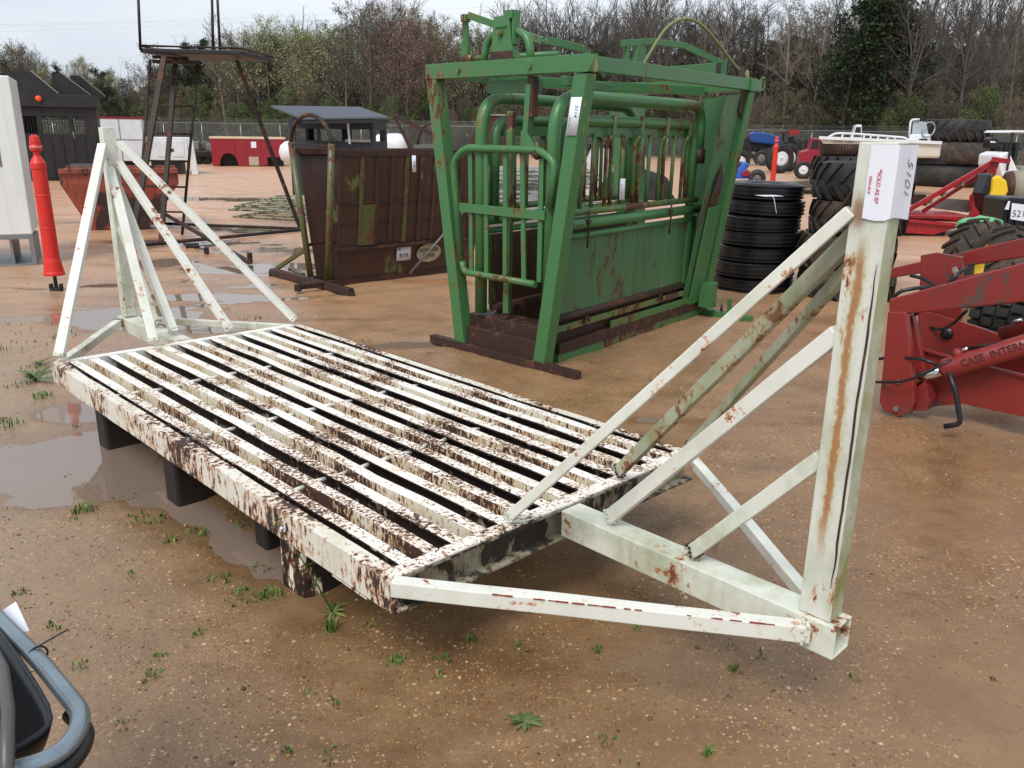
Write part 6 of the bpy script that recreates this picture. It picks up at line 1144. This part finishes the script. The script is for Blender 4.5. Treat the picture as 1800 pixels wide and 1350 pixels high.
mk('trailer', bt, 'black', lambda m: (m.bar(A4(1450, 282, .9), A4(1660, 284, .9), .15, .15), m.bar(A4(1560, 284, .9), Vector((A4(1560, 284).x, D4+.9, .3)), .1))); mk('trailer_wheel', bt, 'rubber', lambda m: m.lathe([(.1, -.1), (.3, -.1), (.34, 0), (.3, .1), (.1, .1)], Vector((A4(1560, 280).x, D4+.1, .34)), (0, 1, 0), 18))
ob = thing('outboard_motor', (AT(1752, 250, 26).x, 26, 0), 'black outboard motor cowl standing right of the huge tyre pile', 'outboard motor'); A5 = lambda x, y, d=0: AT(x, y, 26+d)
mk('cowl', ob, 'blacksoft', lambda m: m.plate([A5(x, y) for x, y in [(1738, 262), (1741, 244), (1746, 241), (1756, 243), (1756, 262)]], (0, 1, 0), .4), .04); mk('cowl_badge', ob, 'paper', lambda m: m.plate([A5(x, y, -.02) for x, y in [(1741, 248), (1750, 248.5), (1750, 251), (1741, 250.5)]], (0, 1, 0), .01)); mk('motor_leg', ob, 'black', lambda m: (m.bar(A5(1748, 262, .2), Vector((A5(1748, 262).x, 26.2, 0)), .2, .15)), .02)
# golf cart
gc = thing('golf_cart', (AT(1800, 250, 21).x, 21, 0), 'golf cart with a white roof at the right edge', 'golf cart'); A6 = lambda x, y, d=0: AT(x, y, 21+d)
mk('roof', gc, 'whitebody', lambda m: m.plate([A6(x, y) for x, y in [(1775, 233), (1781, 229), (1850, 230), (1850, 234)]], (0, 1, 0), 1.2), .02); mk('roof_post', gc, 'black', lambda m: [m.bar(A6(x0, 233, d), A6(x1, 300, d), .04) for x0, x1 in ((1780, 1770), (1840, 1850)) for d in (.05, 1.1)]); mk('cart_body', gc, 'whitebody', lambda m: m.plate([A6(x, y, .1) for x, y in [(1758, 272), (1775, 266), (1790, 300), (1830, 300), (1850, 275), (1850, 312), (1762, 312), (1756, 290)]], (0, 1, 0), 1.0), .05)
mk('cart_seat', gc, 'bare', lambda m: m.plate([A6(x, y, .2) for x, y in [(1795, 292), (1830, 292), (1834, 262), (1844, 262), (1842, 302), (1795, 302)]], (0, 1, 0), .9), .04); mk('cart_wheel', gc, 'rubber', lambda m: [m.lathe([(.08, -.1), (.22, -.1), (.25, 0), (.22, .1), (.08, .1)], Vector((A6(x, 300, d).x, 21+d, .25)), (0, 1, 0), 16) for x in (1768, 1838) for d in (.1, 1.1)])
# ------------------------------------------------------------------ red towed implement
RD = Fr(G(1600, 416), -4); rd = thing('red_implement', RD(.7, .6), 'red steel drawn implement with diagonal hitch tower and grey guard panel', 'farm implement')
q_ = lambda x, y, w=0: sp_(RD, x, y, w)
def rplate(nm, pts, w, th, mat, bev=.004): return mk(nm, rd, mat, lambda m: m.plate([q_(x, y, w) for x, y in pts], RD.w, th), bev)
rplate('deck_side', [(1560, 386), (1660, 392), (1700, 398), (1672, 403), (1640, 413), (1560, 407)], 0, .05, 'redmower'); mk('deck_top', rd, 'redmower', lambda m: fbox(m, RD, -.4, 1.05, .06, 1.25, .30, .34)); mk('front_rail', rd, 'redmower', lambda m: m.bar(q_(1560, 384, -.03), q_(1700, 397, -.03), .05, .05))
rplate('rear_wall', [(1590, 370), (1700, 378), (1700, 392), (1590, 386)], 1.2, .04, 'redmower'); rplate('guard_panel', [(1650, 348), (1712, 352), (1703, 374), (1640, 366)], .9, .02, 'greydark'); rplate('gearbox', [(1603, 342), (1628, 342), (1630, 362), (1603, 360)], .8, .3, 'rustdark')
mk('hitch_bar', rd, 'redmower', lambda m: (m.bar(q_(1592, 372, .5), q_(1746, 284, .5), .07, .07), m.bar(q_(1622, 372, .6), q_(1748, 290, .6), .05, .06))); mk('hitch_mast', rd, 'redmower', lambda m: (m.bar(q_(1750, 282, .5), q_(1708, 385, .5), .09, .12), m.bar(q_(1744, 280, .4), q_(1775, 284, .4), .05, .08)), .004)
mk('hitch_spacer', rd, 'bare', lambda m: [m.box(q_(x, y, .52), .05, .08, .08, .5) for x, y in ((1634, 354), (1658, 341), (1690, 322), (1718, 303))]); rplate('hitch_plate', [(1705, 345), (1742, 300), (1752, 300), (1742, 390), (1706, 392)], .7, .03, 'redmower')
mk('cross_member', rd, 'redmower', lambda m: (m.bar(q_(1560, 388, .0), q_(1600, 372, 1.2), .05, .05), m.bar(q_(1700, 394, .1), q_(1745, 380, .8), .06, .08)))
mk('skid', rd, 'black', lambda m: (fbox(m, RD, -.3, .6, .1, .16, 0, .1), fbox(m, RD, -.3, .6, 1.1, 1.16, 0, .1)))
# blower with yellow casing, cable drum, box, fender
YB = Fr(G(1762, 420), 0); YD = YB.o.y-.6; A7 = lambda x, y, d=0: AT(x, y, YD+d); yb = thing('blower', (A7(1755, 340).x, YD, 0), 'yellow and black machine casing standing before the red implement', 'machine')
mk('yellow_casing', yb, 'yellow', lambda m: m.plate([A7(x, y) for x, y in [(1746, 311), (1760, 309), (1771, 318), (1774, 335), (1768, 348), (1752, 355), (1739, 354), (1744, 336)]], (0, 1, 0), .4), .04); mk('black_casing', yb, 'blacksoft', lambda m: m.plate([A7(x, y, .05) for x, y in [(1742, 305), (1752, 306), (1745, 330), (1738, 356), (1744, 366), (1768, 370), (1772, 390), (1748, 388), (1732, 365), (1728, 340)]], (0, 1, 0), .35), .04)
mk('lower_cover', yb, 'yellow', lambda m: m.plate([A7(x, y, .02) for x, y in [(1743, 370), (1755, 362), (1768, 364), (1770, 372), (1756, 369)]], (0, 1, 0), .3), .03); mk('stand_leg', yb, 'black', lambda m: [m.bar(A7(x, 385, .2), Vector((A7(x, 385).x, YD+.2, 0)), .06) for x in (1750, 1768)])
dr = thing('cable_drum', (AT(1790, 330, YD+.5).x, YD+.5, 0), 'brown drum with a pale printed band at the right edge', 'drum'); c_ = AT(1800, 329, YD+.5)
mk('drum_shell', dr, 'rustdark', lambda m: m.lathe([(.001, -.28), (.24, -.28), (.26, -.24), (.26, .3), (.001, .3)], c_, (1, -.25, .05), 24)); mk('printed_band', dr, 'bare', lambda m: m.lathe([(.262, -.2), (.266, -.2), (.266, .02), (.262, .02)], c_, (1, -.25, .05), 24)); mk('drum_leg', dr, 'black', lambda m: m.bar(c_, Vector((c_.x, c_.y, 0)), .2, .1))
bx = thing('black_box', (AT(1800, 380, 8.3).x, 8.3, 0), 'black ribbed case with a white lot sheet at the right edge', 'case'); A8 = lambda x, y, d=0: AT(x, y, 8.3+d)
cs = mk('case_body', bx, 'blacksoft', lambda m: m.plate([A8(x, y) for x, y in [(1762, 402), (1768, 352), (1772, 347), (1850, 350), (1850, 412), (1775, 408)]], (0, 1, 0), .4), .015); mk('case_rib', bx, 'black', lambda m: [m.bar(A8(x, 360, -.01), A8(x-2, 404, -.01), .012, .03) for x in (1776, 1788, 1806, 1822)]); 
lc = mk('lot_card', bx, 'paper', lambda m: m.plate([A8(x, y, -.035) for x, y in [(1779, 357), (1812, 361), (1812, 391), (1776, 385)]], (0, 1, 0), .003)); text('5210', 'handwritten_number', .09, A8(1795, 376, -.038), (1, 0, 0), (0, 0, 1), M['ink'], lc, .002, -.001); mk('corner_label', bx, 'paper', lambda m: m.plate([A8(x, y, -.03) for x, y in [(1766, 368), (1773, 353), (1776, 354), (1773, 369)]], (0, 1, 0), .003))
mk('case_foot', bx, 'black', lambda m: m.bar(Vector((A8(1800, 400).x, 8.5, 0)), A8(1800, 400, .2), .5, .3))
fd_ = thing('fender', (AT(1740, 400, 8.1).x, 8.1, 0), 'mint green curved fender resting by the upright tyre', 'fender'); A9 = lambda x, y, d=0: AT(x, y, 8.0+d)
mk('fender_shell', fd_, 'jdgreen', lambda m: m.plate([A9(x, y) for x, y in [(1704, 406), (1710, 394), (1722, 388), (1740, 387), (1750, 383), (1766, 388), (1766, 398), (1740, 400), (1720, 401)]], (0, 1, 0), .3), .02); mk('fender_stay', fd_, 'black', lambda m: m.bar(A9(1745, 398, .15), Vector((A9(1745, 398).x, 8.15, 0)), .05))
# tyres behind the loader
def up_t(px, py, D, R, w, kd, mt, label, yaw, rim=None): p = AT(px, py, D); tyre(kd, R, w, mt, (p.x, D, R), label, None, (pi/2, 0, yaw), rim)
up_t(1775, 470, 6.9, .44, .36, 'lug', 'rubberbrown', 'upright muddy lugged tyre just behind the red loader arms', radians(60)); up_t(1725, 440, 8.0, .42, .30, 'lug', 'rubberbrown', 'upright tyre with yellowish edge left of the mint fender', radians(25), 'yellow'); up_t(1790, 560, 5.6, .36, .36, 'block', 'rubber', 'upright block-tread tyre showing between the loader arms', radians(35))
# ------------------------------------------------------------------ red loader
LF = Fr(G(1600, 738), -48); ld = thing('front_loader', LF(.5, .3), 'faded red tractor front loader frame with hydraulic cylinders resting on the clay at the right', 'loader')
def lq(x, y, w=0): return sp_(LF, x, y, w)
def lp(nm, pts, w, th, mat='redpaint', bev=.004, parent=None): return mk(nm, parent or ld, mat, lambda m: m.plate([lq(x, y, w) for x, y in pts], LF.w, th), bev)
E_ = 1960
arm = lp('near_arm', [(1562, 526), (1800, 461), (E_, 414), (E_, 508), (1800, 531), (1562, 556)], -.03, .09, bev=.01)
lp('far_arm', [(1560, 473), (1800, 418), (E_, 380), (E_, 412), (1800, 452), (1560, 490)], .72, .09, bev=.008); lp('inner_arm', [(1686, 488), (1800, 464), (E_, 430), (E_, 450), (1800, 478), (1680, 500)], .45, .06)
lp('rear_upright', [(1618, 449), (1645, 444), (1692, 452), (1690, 560), (1700, 640), (1612, 640)], .55, .03); lp('rear_side_plate', [(1612, 545), (1645, 552), (1720, 575), (1840, 618), (E_, 650), (E_, 700), (1720, 640), (1615, 620)], .45, .025)
mk('pivot_bore', ld, 'hose', lambda m: m.lathe([(.001, 0), (.036, 0), (.036, .01), (.001, .01)], lq(1665, 586, .445), -LF.w, 20))
lp('near_mount_plate', [(1560, 548), (1592, 548), (1600, 612), (1606, 680), (1607, 708), (1598, 728), (1578, 733), (1552, 722), (1545, 706), (1552, 640)], -.06, .05, bev=.008)
lp('back_strut', [(1592, 552), (1604, 556), (1628, 660), (1628, 690), (1606, 690)], .05, .05); lp('skid_block', [(1604, 688), (1626, 668), (1634, 705), (1628, 722), (1606, 722)], .0, .1)
lp('lower_frame_plate', [(1600, 608), (1670, 628), (1745, 648), (1810, 662), (E_, 702), (E_, 792), (1800, 733), (1692, 710), (1626, 716), (1612, 690)], .12, .03); mk('frame_edge_flange', ld, 'redpaint', lambda m: m.bar(lq(1600, 607, .11), lq(1672, 628, .11), .03, .012, up=(0, 0, 1)))
mk('frame_edge_flange', ld, 'redpaint', lambda m: m.bar(lq(1740, 646, .11), lq(1830, 667, .11), .03, .012))
mk('mount_bolt', ld, 'zinc', lambda m: (m.bolt(lq(1580, 671, -.061), -LF.w, .014, .012), m.bolt(lq(1576, 718, -.061), -LF.w, .018, .014)))
cy0, cy1, cy2 = lq(1604, 668, .03), lq(1664, 648, .03), lq(E_, 558, .03); dv = (cy2-cy1).normalized()
cyl = mk('lift_cylinder', ld, 'redpaint', lambda m: (m.lathe([(.03, -.02), (.056, -.015), (.058, .0), (.058, .05), (.055, .06), (.055, (cy2-cy1).length)], cy1, dv, 24))); rod = mk('cylinder_rod', ld, 'chrome', lambda m: m.tube([cy0, cy1], .031, 16)); mk('port_boss', cyl, 'redpaint', lambda m: m.lathe([(.026, 0), (.026, .06), (.018, .065)], cy1+dv*.05+Vector((0, 0, .03)), (0, 0, 1), 14)); mk('hose_fitting', cyl, 'chrome', lambda m: m.tube([lq(1688, 617, .03), lq(1702, 612, .03)], .010, 10))
yc = (Vector((0, 0, 1))-dv*dv.z).normalized(); nrm_ = dv.cross(yc).normalized(); tc_ = CAMP-cy1
nn = nrm_ if nrm_.dot(tc_) > 0 else -nrm_
yo = lq(1697, 640, .03); L1 = (yo-cy1).dot(dv)
text('CASE  INTERNATIONAL', 'raised_lettering', .054, cy1+dv*L1+nn*.0555+yc*.004, dv, yc, M['letter'], cyl, .001, .001, align='LEFT')
mk('far_lift_cylinder', ld, 'redpaint', lambda m: m.tube([lq(1760, 588, .35), lq(E_, 530, .35)], .04, 16)); mk('far_hose_fitting', ld, 'chrome', lambda m: m.tube([lq(1779, 566, .33), lq(1796, 562, .33)], .01, 8))
def hose(pts, r=.009, parent=ld): mk('hydraulic_hose', parent, 'hose', lambda m: m.tube(bent([lq(x, y, w_) for x, y, w_ in pts], .12, 5), r, 8))
hose([(1700, 613, .03), (1760, 603, .02), (1850, 584, .0)]); hose([(1672, 632, -.12), (1640, 650, -.15), (1590, 672, -.14), (1545, 672, -.08), (1500, 668, .1)], .008); hose([(1648, 642, -.08), (1625, 632, -.1), (1590, 628, -.05), (1540, 630, .0), (1500, 645, .1)]); hose([(1632, 505, .2), (1612, 506, .1), (1580, 512, .05), (1565, 530, .05)], .011); hose([(1600, 484, .5), (1625, 490, .5), (1648, 506, .4), (1655, 515, .3)], .011); hose([(1664, 504, .3), (1680, 484, .3), (1700, 470, .4)], .012); hose([(1590, 570, .1), (1610, 552, .1), (1625, 540, .1)], .01); hose([(1700, 545, .2), (1675, 570, .3), (1655, 580, .4), (1636, 576, .45)], .009)
hose([(1500, 580, .15), (1478, 600, .15), (1470, 625, .15), (1478, 650, .12)], .007)
mk('hanging_strap', ld, 'hose', lambda m: m.tube(bent([lq(1668, 655, -.14), lq(1680, 690, -.15), lq(1689, 745, -.15), lq(1660, 750, -.16)], .03, 4), .014, 8)); mk('white_bracket', ld, 'bare', lambda m: m.bar(lq(1677, 470, .5), lq(1684, 486, .5), .03, .02)); mk('grab_loop', ld, 'zinc', lambda m: m.tube(bent([lq(1637, 555, .5), lq(1635, 575, .48), lq(1640, 580, .47)], .02, 3), .007, 6))
mk('arm_decal_wear', arm, 'rustdark', lambda m: None) if 0 else None
